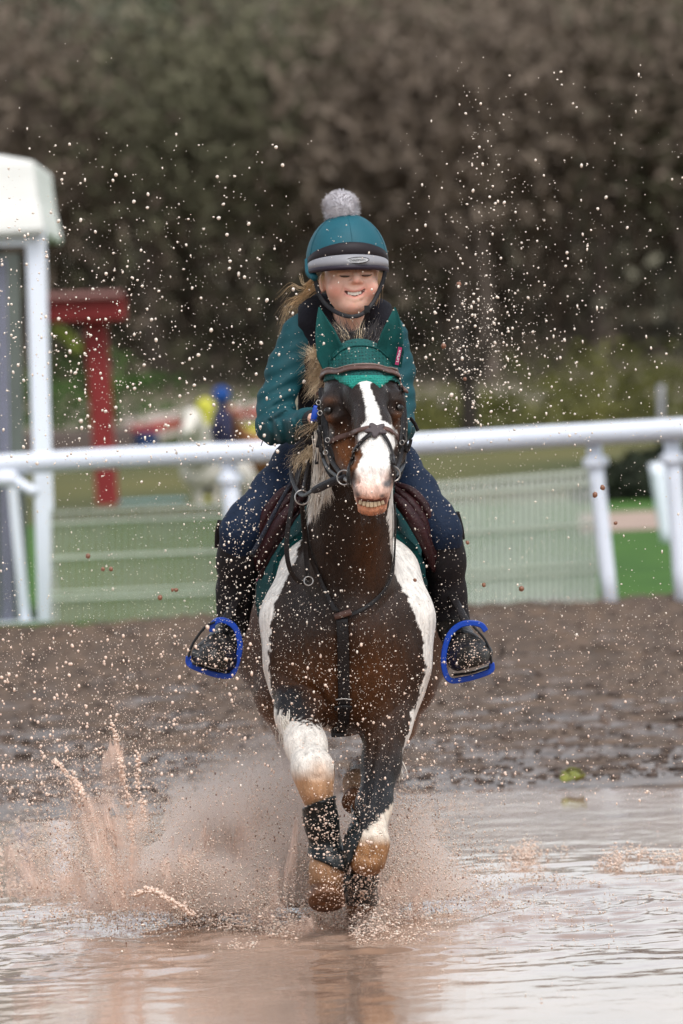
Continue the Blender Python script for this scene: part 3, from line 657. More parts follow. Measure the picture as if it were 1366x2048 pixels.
# ---- saddle pad, girth, saddle
pad = empty('saddle_pad', P(700, 1000, 20.4), 'teal quilted saddle cloth under the burgundy saddle', 'saddle pad')
def pad_region(Q):
    z = Q[..., 2]; Y = Q[..., 1]; y0 = 20.05+.06*np.clip((1.12-z)/.3, 0, 1.2); z0 = .875+.02*np.cos((Y-20.4)*6)
    return np.maximum(np.maximum(y0-Y, Y-20.74), np.maximum(z0-z, z-1.6))
sl, sh = (-.5, 19.95, .5), (.5, 20.85, 1.6)
shell(HF, sl, sh, .016, pad_region, 'quilted_cloth', m_pad, pad, sm=2, disp=lambda Q: -.0015*np.cos((Q[..., 1]+Q[..., 2])*90)*np.cos((Q[..., 1]-Q[..., 2])*90))
shell(HF, sl, sh, .0195, lambda Q: np.maximum(pad_region(Q), -(pad_region(Q)+.012)), 'binding', mat('teal_binding', (.004, .026, .028), .7, spec=.1), pad, sm=2)
girth = shell(HF, (-.5, 20.1, .5), (.5, 20.5, 1.1), .012, lambda Q: np.maximum(np.maximum(20.24-Q[..., 1], Q[..., 1]-20.34), Q[..., 2]-.95), 'girth', m_leather, None, sm=2)
tag(girth, 'black leather girth strapped round the pony belly behind its forelegs', 'girth')
PADB = BVHTree.FromPolygons(*(lambda me: ([tuple(v.co) for v in me.vertices], [tuple(p.vertices) for p in me.polygons]))(pad.children[0].data))
for x, y, dx in ((858, 1184, 1), (519, 1150, -1)):
    c, n_ = hit(x, y, .008, 20.15, PADB)
    tag_label(c, P(x+9, y+13*dx, c[1])-P(x-9, y-13*dx, c[1]), P(x+13, y-9, c[1])-P(x, y, c[1]), .036, .014, 'LeMieux', pad)

saddle = empty('saddle', P(700, 960, 20.4), 'burgundy leather saddle with knee rolls and blue cage stirrups', 'saddle')
SF = Field(frange(-.36, .42, .0055), frange(19.95, 20.95, .0075), frange(.82, 1.55, .0055))
sl_, Q = HF.block((-.36, 19.95, .82), (.42, 20.95, 1.55))
def tri_sample(F_, Q):
    r = []
    for k, a in enumerate((F_.xs, F_.ys, F_.zs)):
        i = np.clip(np.searchsorted(a, Q[..., k])-1, 0, len(a)-2); t = np.clip((Q[..., k]-a[i])/(a[i+1]-a[i]), 0, 1); r.append((i, t))
    (i, a), (j, b), (k, c) = r; D = F_.D
    g = lambda x, y, z: D[i+x, j+y, k+z]
    return (((g(0,0,0)*(1-a)+g(1,0,0)*a)*(1-b)+(g(0,1,0)*(1-a)+g(1,1,0)*a)*b)*(1-c)+((g(0,0,1)*(1-a)+g(1,0,1)*a)*(1-b)+(g(0,1,1)*(1-a)+g(1,1,1)*a)*b)*c)
Q = SF.grid(); d = tri_sample(HF, Q)-.030
z, Y = Q[..., 2], Q[..., 1]
flap = np.maximum(np.sqrt(((Y-20.64)/.10)**2+((z-1.24)/.26)**2)*.10-.10, .90-z)
SF.D = np.maximum(d, flap).astype(np.float32)
SF.chain([(700, 985, 20.18, 34), (700, 985, 20.4, 40), (702, 960, 20.7, 50)], .05)
SF.chain([(697, 955, 20.12, 22), (699, 962, 20.2, 24)], .04); SF.chain([(640, 950, 20.72, 22), (700, 925, 20.78, 24), (762, 950, 20.72, 22)], .04)
V, Fq = SF.nets(); V = smooth_verts(V, Fq, 3, .5); mesh('seat_and_flaps', V, Fq, saddle, m_saddle)
def roll(pts, name='knee_roll'):
    path = catmull([P(*p[:3]) for p in pts], 6); rr = np.interp(np.linspace(0, 1, len(path)), np.linspace(0, 1, len(pts)), [M(p[3]) for p in pts])
    MB().add(sweep(path, rr, rr*1.5, (0, -1, 0), 12)).build(name, m_saddle, saddle)
roll([(784, 968, 20.13, 7), (826, 985, 20.10, 10), (858, 1030, 20.10, 12), (875, 1085, 20.12, 12), (880, 1130, 20.15, 10), (876, 1165, 20.2, 5)])
roll([(780, 985, 20.08, 6), (806, 1012, 20.05, 13), (834, 1052, 20.05, 15), (856, 1100, 20.08, 12), (866, 1140, 20.12, 6)])
roll([(782, 972, 20.12, 8), (820, 1005, 20.09, 13), (848, 1050, 20.09, 13), (868, 1110, 20.12, 10), (872, 1150, 20.18, 5)], 'flap_edge')
roll([(606, 968, 20.13, 7), (566, 985, 20.10, 10), (532, 1030, 20.10, 12), (512, 1085, 20.12, 12), (504, 1130, 20.15, 10), (504, 1160, 20.2, 5)])
roll([(612, 990, 20.08, 6), (586, 1016, 20.05, 13), (558, 1052, 20.05, 15), (532, 1100, 20.08, 12), (516, 1138, 20.12, 6)])
roll([(608, 975, 20.12, 8), (572, 1005, 20.09, 13), (540, 1050, 20.09, 13), (518, 1110, 20.12, 10), (508, 1148, 20.18, 5)], 'flap_edge')
strap3('stirrup_leather', [(880, 1150, 20.24), (900, 1185, 20.17), (922, 1225, 20.07), (934, 1248, 20.02)], .026, .006, m_leather, saddle, nrm=(.3, -1, .2))
strap3('stirrup_leather', [(502, 1155, 20.24), (482, 1185, 20.17), (462, 1220, 20.07), (448, 1246, 20.02)], .026, .006, m_leather, saddle, nrm=(-.3, -1, .2))
def stirrup(blue, cage, rungs):
    path = catmull([P(x, y, 20.0+dy) for x, y, dy in blue], 6)
    o = MB().add(sweep(path, M(6.4), .018, (0, -1, 0), 4)).build('stirrup_iron', m_blue, saddle, False); bevel(o, .0025, 2)
    # flip the section so that it is narrow across the picture and deep from toe to heel
    for dy in (-.022, .012):
        tube('cage_bar', [P(x, y, 20.0+dy) for x, y in cage], .0038 if dy < 0 else .003, m_black_pl, o)
    cp = catmull([np.array([x, y, 0.]) for x, y in cage], 8)
    for t in rungs:
        c = cp[int(t*(len(cp)-1))]; tube('cage_rung', [P(c[0], c[1], 19.975), P(c[0]+2, c[1]+2, 20.015)], .0026, m_black_pl, o)
    return o
st1 = stirrup([(424, 1264, 0), (426, 1248, 0), (440, 1240, 0), (458, 1245, 0), (473, 1260, 0), (480, 1290, 0), (474, 1325, 0), (462, 1350, 0), (436, 1350, 0), (404, 1340, 0), (379, 1328, 0), (377, 1312, 0)],
        [(377, 1314), (383, 1293), (397, 1270), (413, 1252), (430, 1244)], (.25, .45, .65, .85))
st2 = stirrup([(972, 1262, 0), (962, 1250, 0), (942, 1246, 0), (920, 1250, 0), (900, 1268, 0), (889, 1300, 0), (888, 1335, 0), (900, 1360, 0), (930, 1358, 0), (960, 1350, 0), (982, 1340, 0), (983, 1325, 0)],
        [(983, 1327), (979, 1300), (969, 1278), (955, 1262), (946, 1252)], (.2, .4, .6, .8))
for o, pts in ((st1, [(385, 1326), (425, 1340), (460, 1344)]), (st2, [(904, 1350), (940, 1346), (978, 1333)])):
    MB().add(sweep([P(x, y, 20.0) for x, y in pts], .004, .030, (0, -1, 0), 8)).build('tread', m_black_pl, o)

# ---- leg boots, one thing each
def legboot(lo, hi, region, off, label):
    o = shell(HF, lo, hi, off, region, 'leg_boot', m_boot_n, None, sm=2, disp=lambda Q: -.0015*vnoise(Q, 60, 4)); tag(o, label, 'leg boot', 'black leg boots of the pony'); return o
lo, hi = lohi(600, 1570, 700, 1770, 19.5, 19.8)
legboot(lo, hi, reg_px(lambda px, py, Y, z, m: np.maximum((1612-.36*(px-612)-py)*m, (py-(1716+.42*(px-622)))*m)+0*m+np.maximum(0, (px-694)*m)*3), .0105, 'tall wet black boot on the lifted foreleg left of centre')
lo, hi = lohi(690, 1730, 755, 1830, 19.6, 19.99)
legboot(lo, hi, reg_px(lambda px, py, Y, z, m: np.maximum((1748-py)*m, (py-1812)*m)), .012, 'short black boot below the pale brown knee, splashed with water')
lo, hi = lohi(570, 1590, 640, 1720, 20.6, 21.1)
legboot(lo, hi, reg_px(lambda px, py, Y, z, m: np.maximum((1600-py)*m, (py-1672)*m)), .012, 'black boot on the hind leg behind the foreleg, half lost in spray')
# ================================================================== the rider
m_skin = mat('skin', (.6, .35, .25), .5, noise=.06, nsc=60, attr='coat', sss=.15, spec=.35)
m_shirt = mat('teal_shirt', (.0035, .052, .064), .65, noise=.12, nsc=25, bump=.15, bsc=300)
m_vest = mat('black_vest', (.005, .005, .009), .85, noise=.3, nsc=30, bump=.25, bsc=120)
m_breech = mat('navy_breeches', (.003, .012, .034), .75, noise=.2, nsc=30, bump=.3, bsc=120)
m_chap = mat('black_chap', (.007, .005, .006), .7, noise=.35, nsc=40, bump=.25, bsc=100)
m_bootl = mat('boot_leather', (.007, .007, .007), .40, col2=(.022, .018, .015), nsc=60, bump=.7, bsc=45)
m_hat = mat('teal_lycra', (.009, .085, .115), .6, noise=.08, nsc=20, bump=.08, bsc=500)
m_hat_k = mat('black_peak', (.014, .010, .013), .6)
m_band = mat('reflective_grey', (.24, .24, .26), .4)
m_pom = mat('pompom_fur', (.66, .64, .67), .9)
m_blond = mat('blond_hair', (.72, .54, .33), .5, noise=.25, nsc=50)
m_strap = mat('harness_webbing', (.008, .008, .010), .55)

rider = empty('person', P(697, 940, 20.4), 'smiling young rider in teal shirt, black vest and pompom hat on the pony', 'person')
def arms(f, inf=0, k=.03):
    i = inf/M(1, 20.2)
    f.chain([(598, 668, 20.28, 33+i), (572, 740, 20.27, 33+i), (552, 805, 20.24, 32+i), (549, 852, 20.20, 31+i)], k)
    f.chain([(549, 852, 20.20, 31+i), (585, 852, 20.08, 28+i), (612, 843, 19.97, 22+i), (628, 838, 19.92, 18+i)], k)
    f.chain([(782, 672, 20.28, 31+i), (792, 740, 20.27, 31+i), (794, 805, 20.24, 30+i), (797, 852, 20.20, 28+i)], k)
    f.chain([(797, 852, 20.20, 28+i), (798, 856, 20.08, 25+i), (799, 858, 19.95, 20+i)], k)
def torso(f, inf=0, k=.05):
    i = inf/M(1, 20.3)
    f.chain([(630, 650, 20.30, 36+i), (697, 640, 20.32, 40+i), (755, 652, 20.30, 36+i)], k)
    f.chain([(650, 720, 20.32, 60+i), (652, 850, 20.40, 48+i)], k); f.chain([(742, 720, 20.32, 58+i), (740, 850, 20.40, 48+i)], k)
    f.chain([(697, 900, 20.42, 70+i), (697, 950, 20.45, 80+i)], k)
def legs(f, inf=0, k=.03, parts='tsf'):
    i = inf/M(1, 20.2)
    if 't' in parts:
        f.chain([(650, 915, 20.42, 62+i), (600, 935, 20.32, 54+i), (553, 985, 20.22, 46+i), (499, 1040, 20.14, 39+i), (480, 1066, 20.12, 36+i)], k)
        f.chain([(748, 915, 20.42, 60+i), (786, 935, 20.32, 50+i), (830, 985, 20.22, 42+i), (866, 1033, 20.14, 37+i), (884, 1062, 20.12, 34+i)], k)
    if 's' in parts:
        f.chain([(480, 1066, 20.13, 36+i), (478, 1120, 20.17, 37+i), (470, 1190, 20.21, 31+i), (464, 1240, 20.22, 26+i), (458, 1262, 20.20, 25+i)], k)
        f.chain([(884, 1062, 20.13, 35+i), (888, 1120, 20.17, 36+i), (896, 1190, 20.21, 30+i), (904, 1240, 20.22, 26+i), (908, 1262, 20.20, 25+i)], k)
    if 'f' in parts:
        f.chain([(459, 1262, 20.20, 25+i), (450, 1280, 20.11, 26+i), (438, 1300, 20.02, 29+i), (428, 1316, 19.96, 22+i)], k)
        f.chain([(402, 1310, 20.0, 17+i), (426, 1320, 19.93, 21+i), (454, 1322, 20.0, 19+i)], k)
        f.chain([(907, 1262, 20.20, 25+i), (918, 1280, 20.11, 26+i), (931, 1298, 20.02, 29+i), (942, 1312, 19.96, 22+i)], k)
        f.chain([(916, 1320, 20.0, 19+i), (943, 1317, 19.93, 21+i), (967, 1307, 20.0, 17+i)], k)
xs = np.unique(np.round(np.concatenate([frange(-.48, -.07, .006), frange(-.07, .13, .0026), frange(.13, .48, .006)]), 5))
zs = np.unique(np.round(np.concatenate([frange(.66, 1.68, .006), frange(1.68, 2.0, .0026)]), 5))
ys = np.unique(np.round(np.concatenate([frange(19.8, 20.02, .006), frange(20.02, 20.20, .003), frange(20.20, 20.75, .007)]), 5))
RF = Field(xs, ys, zs)
HD = 20.17
def build_rider():
    f = RF
    torso(f, -.004); arms(f, -.006); legs(f, -.006, parts='ts'); legs(f, -.018, parts='f')
    f.chain([(700, 650, 20.28, 30), (702, 610, 20.22, 30)], .03)
    f.ell(P(703, 528, HD+.03), (.074, .088, .085), .02)
    f.ell(P(704, 565, HD), (M(54), .078, M(60)), .03)
    f.ell(P(705, 590, HD-.015), (M(39), .062, M(36)), .03)
    f.ell(P(705, 612, HD-.055), (M(19), .024, M(14)), .025)
    f.ell(P(676, 576, HD-.050), (M(21), .024, M(18)), .02); f.ell(P(736, 574, HD-.050), (M(20), .024, M(18)), .02)
    f.chain([(712, 541, HD-.078, 6), (713, 553, HD-.087, 6), (713, 561, HD-.096, 7)], .012)
    f.ell(P(703, 564, HD-.083), (M(5), .007, M(4)), .008); f.ell(P(722, 563, HD-.083), (M(5), .007, M(4)), .008)
    f.ell(P(690, 548, HD-.064), (M(15), .013, M(8)), .016); f.ell(P(731, 547, HD-.064), (M(14), .013, M(8)), .016)
    f.ell(P(645, 566, HD+.01), (M(7), .016, M(19)), .006); f.ell(P(762, 562, HD+.01), (M(6), .016, M(18)), .006)
    # lips, open smile
    f.chain([(686, 580, HD-.064, 3), (698, 580, HD-.075, 3.2), (709, 581, HD-.079, 3.4), (720, 579, HD-.075, 3.2), (731, 577, HD-.064, 3)], .008)
    f.chain([(688, 586, HD-.064, 3), (698, 595, HD-.074, 3.6), (709, 598, HD-.077, 4), (720, 594, HD-.074, 3.6), (730, 583, HD-.064, 3)], .008)
    f.chain([(687, 580, HD-.073, 1.2), (696, 586, HD-.080, 3.0), (709, 589.5, HD-.083, 4.8), (722, 585, HD-.080, 3.0), (731, 578, HD-.073, 1.2)], .003, 'sub')
    for s_ in (): f.chain([(709+s_*16, 566, HD-.085, 2.5), (709+s_*25, 576, HD-.075, 2.5), (709+s_*28, 588, HD-.07, 2)], .010, 'sub')
    f.ell(P(706, 566, HD-.096), (M(2.5), .006, M(2.2)), .003, 'sub'); f.ell(P(720, 565, HD-.096), (M(2.5), .006, M(2.2)), .003, 'sub')
build_rider()
RV, RFc = RF.nets(); RV = smooth_verts(RV, RFc, 1, .4)
def skin(V):
    px, py = proj(V); g = lambda cx, cy, rx, ry: np.exp(-((px-cx)/rx)**2-((py-cy)/ry)**2)
    c = np.tile(np.array([.76, .48, .37]), (len(V), 1))
    def mix(col, w): nonlocal c; w = np.clip(w, 0, 1)[:, None]; c = c*(1-w)+np.asarray(col)*w
    mix([.68, .27, .20], .75*(g(672, 583, 20, 17)+g(738, 580, 18, 16)+.8*g(713, 563, 9, 6)+.6*g(706, 615, 18, 10)))
    ml = np.interp(px, [684, 697, 709, 721, 733], [579, 585, 588, 584, 577])
    mouth = (py > 570)*(py < 606)*(V[:, 1] < HD-.055)*np.clip((731-px)/3, 0, 1)*np.clip((px-686)/3, 0, 1)
    mix([.58, .22, .18], .8*mouth*np.exp(-((py-ml-np.where(py < ml, -4.5, 6.5))/3.0)**2)); mix([.50, .25, .18], .5*(np.exp(-((px-(684-.35*(py-578)))/2.2)**2-((py-576)/9)**2)+np.exp(-((px-(734+.3*(py-576)))/2.2)**2-((py-574)/9)**2)))
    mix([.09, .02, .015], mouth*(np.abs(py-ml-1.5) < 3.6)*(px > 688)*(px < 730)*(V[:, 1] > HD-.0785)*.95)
    mix([.10, .05, .035], g(690, 552, 13, 1.6)+g(731, 550.5, 12, 1.6))
    mix([.42, .22, .14], .35*(g(690, 543, 16, 4)+g(731, 542, 15, 4)))
    return np.clip(c, .01, .8)
mesh('body', RV, RFc, rider, m_skin, col=skin(RV))
for x, y, Y, k in ((690, 552, HD-.081, 1), (731, 550.5, HD-.080, 1)):
    tube('eyelashes', [P(x-13, y-1.5, Y+.011), P(x-6, y+1, Y), P(x+1, y+1.6, Y-.002), P(x+8, y+.6, Y+.002), P(x+13, y-2, Y+.010)], [.0008, .0019, .0021, .0018, .0008], mat('lash', (.05, .03, .02), .6), rider, 5, 6)
for i in range(7):
    t = (i-3)/3; x = 709+t*16.2; y = 587.3-3.6*t*t-t*.8
    bevel(MB().box(P(x, y, HD-.0775+.007*t*t), (M(5.4), .006, M(7.8-2.6*abs(t)))).build('tooth', mat('white_tooth', (.66, .60, .52), .4) if i == 0 else bpy.data.materials['white_tooth'], rider, False), .001)
MB().add(ball(P(640, 586, HD-.01), .004)).build('earring', m_pink, rider)
# clothes
def garment(name, parts, m_, sp=.006, disp=None, region=None, sm=2, box=None, parent=rider):
    lo, hi = box; F2 = Field(frange(lo[0], hi[0], sp), frange(lo[1], hi[1], sp), frange(lo[2], hi[2], sp)); parts(F2)
    D = F2.D
    if region is not None or disp is not None:
        Q = F2.grid()
        if disp is not None: D = D+disp(Q)
        if region is not None: D = np.maximum(D, region(Q))
    D[[0, -1]] = .1; D[:, [0, -1]] = .1; D[:, :, [0, -1]] = .1
    V, Fq = F2.nets(D.astype(np.float32)); V = smooth_verts(V, Fq, sm, .5); return mesh(name, V, Fq, parent, m_)
def pxy(Q):
    v = Q-CAMP; w = v@_F; return 683+FPX*(v@_R)/w, 1024-FPX*(v@_U)/w
def folds(Q):
    px, py = pxy(Q)
    e = np.exp(-(((px-560)/40)**2+((py-800)/60)**2))+.9*np.exp(-(((px-575)/40)**2+((py-850)/30)**2))+.8*np.exp(-(((px-800)/25)**2+((py-810)/60)**2))+.3
    w = np.sin(.11*px+.20*py+3*vnoise(Q, 9, 2))
    w2 = np.where(py > 838, np.sin(.26*px-.05*py+2*vnoise(Q, 12, 5)), w)
    return -.0042*e*np.sign(w2)*np.abs(w2)**.7 - .002*vnoise(Q, 20, 3)
garment('shirt', lambda f: (torso(f, .004), arms(f, .004)), m_shirt, disp=folds, box=((-.30, 19.85, 1.18), (.30, 20.6, 1.80)), sm=1,
        region=reg_px(lambda px, py, Y, z, m: np.maximum((py-930)*m, (19.93-Y))))
def vest_parts(f):
    torso(f, .016)
    f.chain([(622, 640, 20.26, 30), (640, 622, 20.30, 32)], .03); f.chain([(764, 648, 20.26, 28), (748, 632, 20.30, 32)], .03)
    f.chain([(640, 635, 20.30, 30), (697, 648, 20.42, 34), (752, 640, 20.30, 30)], .03)
garment('body_protector', vest_parts, m_vest, disp=lambda Q: -.0012*np.abs(np.sin(Q[..., 2]*70)), box=((-.22, 20.1, 1.22), (.25, 20.65, 1.86)),
        region=reg_px(lambda px, py, Y, z, m: np.maximum(np.maximum((py-905)*m, np.maximum((596-px)*m, (px-784)*m)), -(np.sqrt(((px-700)/40)**2+((py-600)/60)**2)-1)*.03*(Y < 20.34)-.2*(Y >= 20.34))))
garment('breeches', lambda f: (legs(f, .002, parts='t'), f.chain([(480, 1066, 20.125, 39), (478, 1100, 20.15, 38)], .03), f.chain([(884, 1062, 20.125, 37), (888, 1100, 20.15, 37)], .03), f.chain([(697, 890, 20.42, 76), (697, 950, 20.47, 84)], .05)), m_breech, box=((-.36, 20.0, 1.05), (.38, 20.7, 1.45)),
        disp=lambda Q: -.0012*vnoise(Q*np.array([1, 1, 3]), 25, 8))
for s_, bx in ((-1, ((-.38, 20.0, .83), (-.18, 20.36, 1.22))), (1, ((.20, 20.0, .83), (.38, 20.36, 1.22)))):
    tl = (lambda px: 1052+.55*(px-440)) if s_ < 0 else (lambda px: 1058-.5*(px-915)*.9)
    ch = garment('half_chap', lambda f: legs(f, .0065, parts='s'), m_chap, box=bx, disp=lambda Q: -.0012*vnoise(Q, 40, 6),
            region=reg_px(lambda px, py, Y, z, m, tl=tl: (tl(px)-py)*m))
    X = [(442, 1042, 20.15), (437, 1065, 20.17), (436, 1095, 20.19)] if s_ < 0 else [(912, 1025, 20.15), (920, 1055, 20.17), (923, 1078, 20.19)]
    strap3('knee_tab', X, .022, .012, m_chap, ch)
def boots_detail(Q): return -.0016*np.abs(vnoise(Q*np.array([.5, 1.6, 1.6]), 45, 4))
for s_, bx in ((-1, ((-.46, 19.86, .66), (-.24, 20.30, .92))), (1, ((.25, 19.86, .66), (.46, 20.30, .92)))):
    b = garment('boot', lambda f: (legs(f, .003, parts='f'), legs(f, 0.001, parts='s')), m_bootl, .005, box=bx, disp=boots_detail,
            region=reg_px(lambda px, py, Y, z, m, s_=s_: np.maximum((1236-py)*m, (py-(1336+s_*(-.26)*(px-(428 if s_ < 0 else 942))))*m)))
    so = [(402, 1318, 19.99), (424, 1330, 19.95), (448, 1332, 19.98), (462, 1322, 20.08)] if s_ < 0 else [(908, 1322, 20.08), (925, 1332, 19.98), (948, 1328, 19.95), (970, 1314, 19.99)]
    strap3('sole', so, .012, .03, m_black_pl, b)
# gloved hands closed on the reins
m_glove = mat('black_glove', (.010, .010, .012), .6, bump=.2, bsc=100)
def hand(cx, cy, Y, s_):
    def parts(f):
        f.chain([(cx-s_*6, cy, Y+.03, 17), (cx+s_*8, cy+3, Y, 18)], .012)
        for i in range(4):
            yy = cy-14+i*9.5; L = (1, 1.1, 1.02, .85)[i]
            f.chain([(cx+s_*4, yy, Y-.008, 5.6), (cx+s_*(4+13*L), yy+1, Y-.024, 5.2), (cx+s_*(4+10*L), yy+3, Y-.044, 4.8), (cx+s_*1, yy+3, Y-.046, 4.4)], .003)
        f.chain([(cx-s_*4, cy-12, Y-.004, 6.5), (cx+s_*4, cy-22, Y-.022, 6), (cx+s_*10, cy-21, Y-.038, 5)], .004)
    a = P(cx-36, cy+36, Y-.07); b = P(cx+36, cy-40, Y+.07)
    g = garment('glove', parts, m_glove, .0028, box=((a[0], Y-.07, a[2]), (b[0], Y+.07, b[2])), sm=1)
    return g
g1 = hand(636, 838, 19.90, 1); hand(796, 858, 19.92, -1)
MB().add(sweep([P(617, 841, 19.955), P(629, 838, 19.925)], .029, .029, (0, -1, 0), 14)).build('cuff', m_glove, rider)
strap3('blue_glove_tab', [(630, 856, 19.88), (628, 838, 19.87), (634, 812, 19.88)], .020, .006, m_blue, g1)
tube('drawcord', [P(530, 866, 20.2), P(526, 880, 20.19), P(522, 892, 20.19)], .0016, m_strap, rider)

# helmet
helmet = MB().add(ball((0, 0, 0), 1, 36, 24)).build('helmet', m_hat, rider)
hc = P(694, 520, 20.19)
v = np.array([q.co[:] for q in helmet.data.vertices]); tp = v[:, 2] > 0
v = v*np.array([M(82.5, 20.19), .132, M(93, 20.19)]); v[~tp, 2] *= .26
v[:, 0] *= 1-.03*np.clip(v[:, 2]/.13, 0, 1)
v = v@np.array(Matrix.Rotation(math.radians(2), 3, 'Y')).T + hc
helmet.data.vertices.foreach_set('co', v.astype(np.float32).ravel()); helmet.data.update()
def seam(a0, r=1.004):
    pts = []
    for t in np.linspace(8, 80, 10):
        t = math.radians(t); pts.append(hc+np.array([M(82.5)*r*math.cos(t)*math.sin(a0), -.132*r*math.cos(t)*math.cos(a0), M(93)*r*math.sin(t)]))
    tube('seam', pts, .0010, m_hat, helmet, 3, 5)
for a0 in (.16, -1.1, 1.25): seam(a0)
tube('ear_guard', [P(617, 520, 20.17), P(620, 545, 20.14), P(630, 556, 20.11)], [.012, .014, .010], m_hat, helmet)
def band(rows, name, m_, a0=-78, a1=84, yaw=6, n=40):
    V = []; K = len(rows)
    for i in range(n+1):
        al = math.radians(a0+(a1-a0)*i/n+yaw); b = (a0+(a1-a0)*i/n)/80
        for ytop, yside, e in rows:
            y = ytop+(yside-ytop)*min(1.2, abs(b)**2.0); ex = e*max(0, 1-abs(b)**3)+.001
            x = 694+ (82.5+ex/M(1)*.6)*math.sin(al)*1.0; Yd = 20.19-(.132+ex)*math.cos(al)
            V.append(P(x, y-2*math.sin(al), Yd))
    F_ = [(i*K+j, i*K+j+1, (i+1)*K+j+1, (i+1)*K+j) for i in range(n) for j in range(K-1)]
    F_ += [(i*K+K-1, i*K, (i+1)*K, (i+1)*K+K-1) for i in range(n)]
    return mesh(name, V, F_, helmet, m_)
band([(484, 518, -.010), (486, 517, .003), (497, 524, .006), (514, 536, .009), (515, 537, -.010)], 'peak_cover', m_hat_k)
band([(508, 526, -.012), (509, 527, .011), (520, 533, .016), (531, 541, .021), (532, 542, -.01)], 'reflective_band', m_band)
band([(530, 540, -.020), (530, 540, .023), (534, 543, .025), (538, 546, .024), (540, 548, .018), (539, 547, -.03)], 'peak', mat('dark_peak_edge', (.022, .016, .026), .5))
bc = P(715, 520.5, 20.19-.132-.0195)
def oval(c, a, b, th, name, m_):
    V = []; n = 28
    for k, s_ in ((0, 1), (th, 1), (th, .0)):
        for i in range(n):
            t = 2*math.pi*i/n; V.append(np.asarray(c)+np.array([a*s_*math.cos(t)*1.0, -k+abs(a*s_*math.cos(t))*.22, b*s_*math.sin(t)]))
    mesh(name, V, [(k*n+i, k*n+(i+1) % n, (k+1)*n+(i+1) % n, (k+1)*n+i) for k in (0, 1) for i in range(n)], helmet, m_, False)
oval(bc, M(24), M(6.8), .003, 'badge_rim', m_hat_k); oval(bc+np.array([0, -.002, 0]), M(22.3), M(5.2), .003, 'badge', mat('silver_badge', (.5, .5, .52), .3, metal=.6))
text('lettering', 'CHAMPION', bc+np.array([0, -.0075, 0]), (1, 0, 0), (0, 0, 1), .0088, m_hat_k, helmet)
# pompom: a core with thousands of short hairs
pc = P(682, 416, 20.19); MB().add(ball(pc, .045, 20, 14)).build('pompom', m_pom, helmet)
g = np.random.default_rng(5); d = g.normal(size=(5200, 3)); d /= np.linalg.norm(d, axis=1)[:, None]
rr = g.uniform(.050, .060, 5200)*(1+.03*vnoise(d, 4, 3))
strands('pompom_fur', pc+d*.036, pc+d*rr[:, None]*np.array([1, 1, .93]), m_pom, helmet.children[0] if False else helmet, .0011, bend=.003, seg=2, jit=.0022, tip_r=.3)
# harness
hp = [(628, 545, 20.12), (632, 566, 20.12), (639, 590, 20.115), (652, 609, 20.105), (674, 625, 20.08), (700, 633, 20.065), (724, 628, 20.075), (744, 608, 20.10), (758, 582, 20.115), (767, 558, 20.12), (770, 542, 20.12)]
MB().add(sweep(catmull([P(*p) for p in hp], 6), .0062, .003, (0, -1, .2), 8)).build('chin_strap', m_strap, rider)
strap3('strap_end', [(738, 614, 20.085), (730, 640, 20.10), (722, 655, 20.11)], .011, .003, m_strap, rider)
MB().box(P(734, 618, 20.078), (.016, .008, .02)).build('strap_buckle', m_black_pl, rider, False)
# hair
def lock(pts, n, sp, m_=m_blond, r=.0007, seed=3):
    gg = np.random.default_rng(seed); b = MB()
    for _ in range(n):
        o1 = gg.normal(0, sp, 3); o2 = gg.normal(0, sp*2.2, 3); base = [P(*p) for p in pts]; k = len(base)
        path = catmull([q+o1*(1-i/(k-1))+o2*(i/(k-1)) for i, q in enumerate(base)], 5)
        b.add(sweep(path, np.linspace(r, r*.3, len(path)), None, (0, -1, 0), 3, False))
    return b
L = lock([(634, 572, 20.22), (610, 590, 20.30), (588, 606, 20.34), (574, 635, 20.35)], 34, .007)
L2 = lock([(630, 560, 20.24), (600, 600, 20.34), (578, 612, 20.36), (566, 648, 20.36)], 24, .007, seed=4)
L3 = lock([(630, 555, 20.22), (606, 575, 20.28), (585, 568, 20.30), (560, 592, 20.32)], 9, .004, seed=5)
L4 = lock([(626, 556, 20.2), (608, 570, 20.26), (600, 552, 20.28)], 8, .002, seed=6)
for l_ in (L2, L3, L4): L.add((np.concatenate(l_.V), l_.F))
L.build('hair', m_blond, rider)
lock([(760, 545, 20.13), (758, 565, 20.14), (756, 590, 20.17), (752, 606, 20.2)], 30, .003, seed=8).build('hair', m_blond, rider)
lock([(648, 545, 20.13), (644, 556, 20.125), (641, 566, 20.14)], 30, .003, seed=9).build('hair', m_blond, rider)

whip = empty('riding_whip', P(560, 1000, 19.9), 'slim navy riding whip slanting down from the rider hand beside the saddle', 'riding whip')
tube('shaft', [P(618, 878, 19.82), P(590, 950, 19.83), P(560, 1005, 19.84), (P(532, 1058, 19.85)), P(506, 1106, 19.86)], [.0052, .0052, .006, .0065, .0075], mat('braided_shaft', (.016, .020, .034), .35, bump=.8, bsc=180), whip)
tube('grip', [P(622, 868, 19.82), P(607, 906, 19.825), P(594, 936, 19.83)], .0066, mat('navy_grip', (.008, .016, .07), .4), whip)
tube('collar', [P(613, 888, 19.82), P(607, 906, 19.822)], .0074, mat('white_plastic', (.75, .75, .75), .4), whip)
MB().add(ball(P(505, 1108, 19.86), .008)).build('cap', m_black_pl, whip)
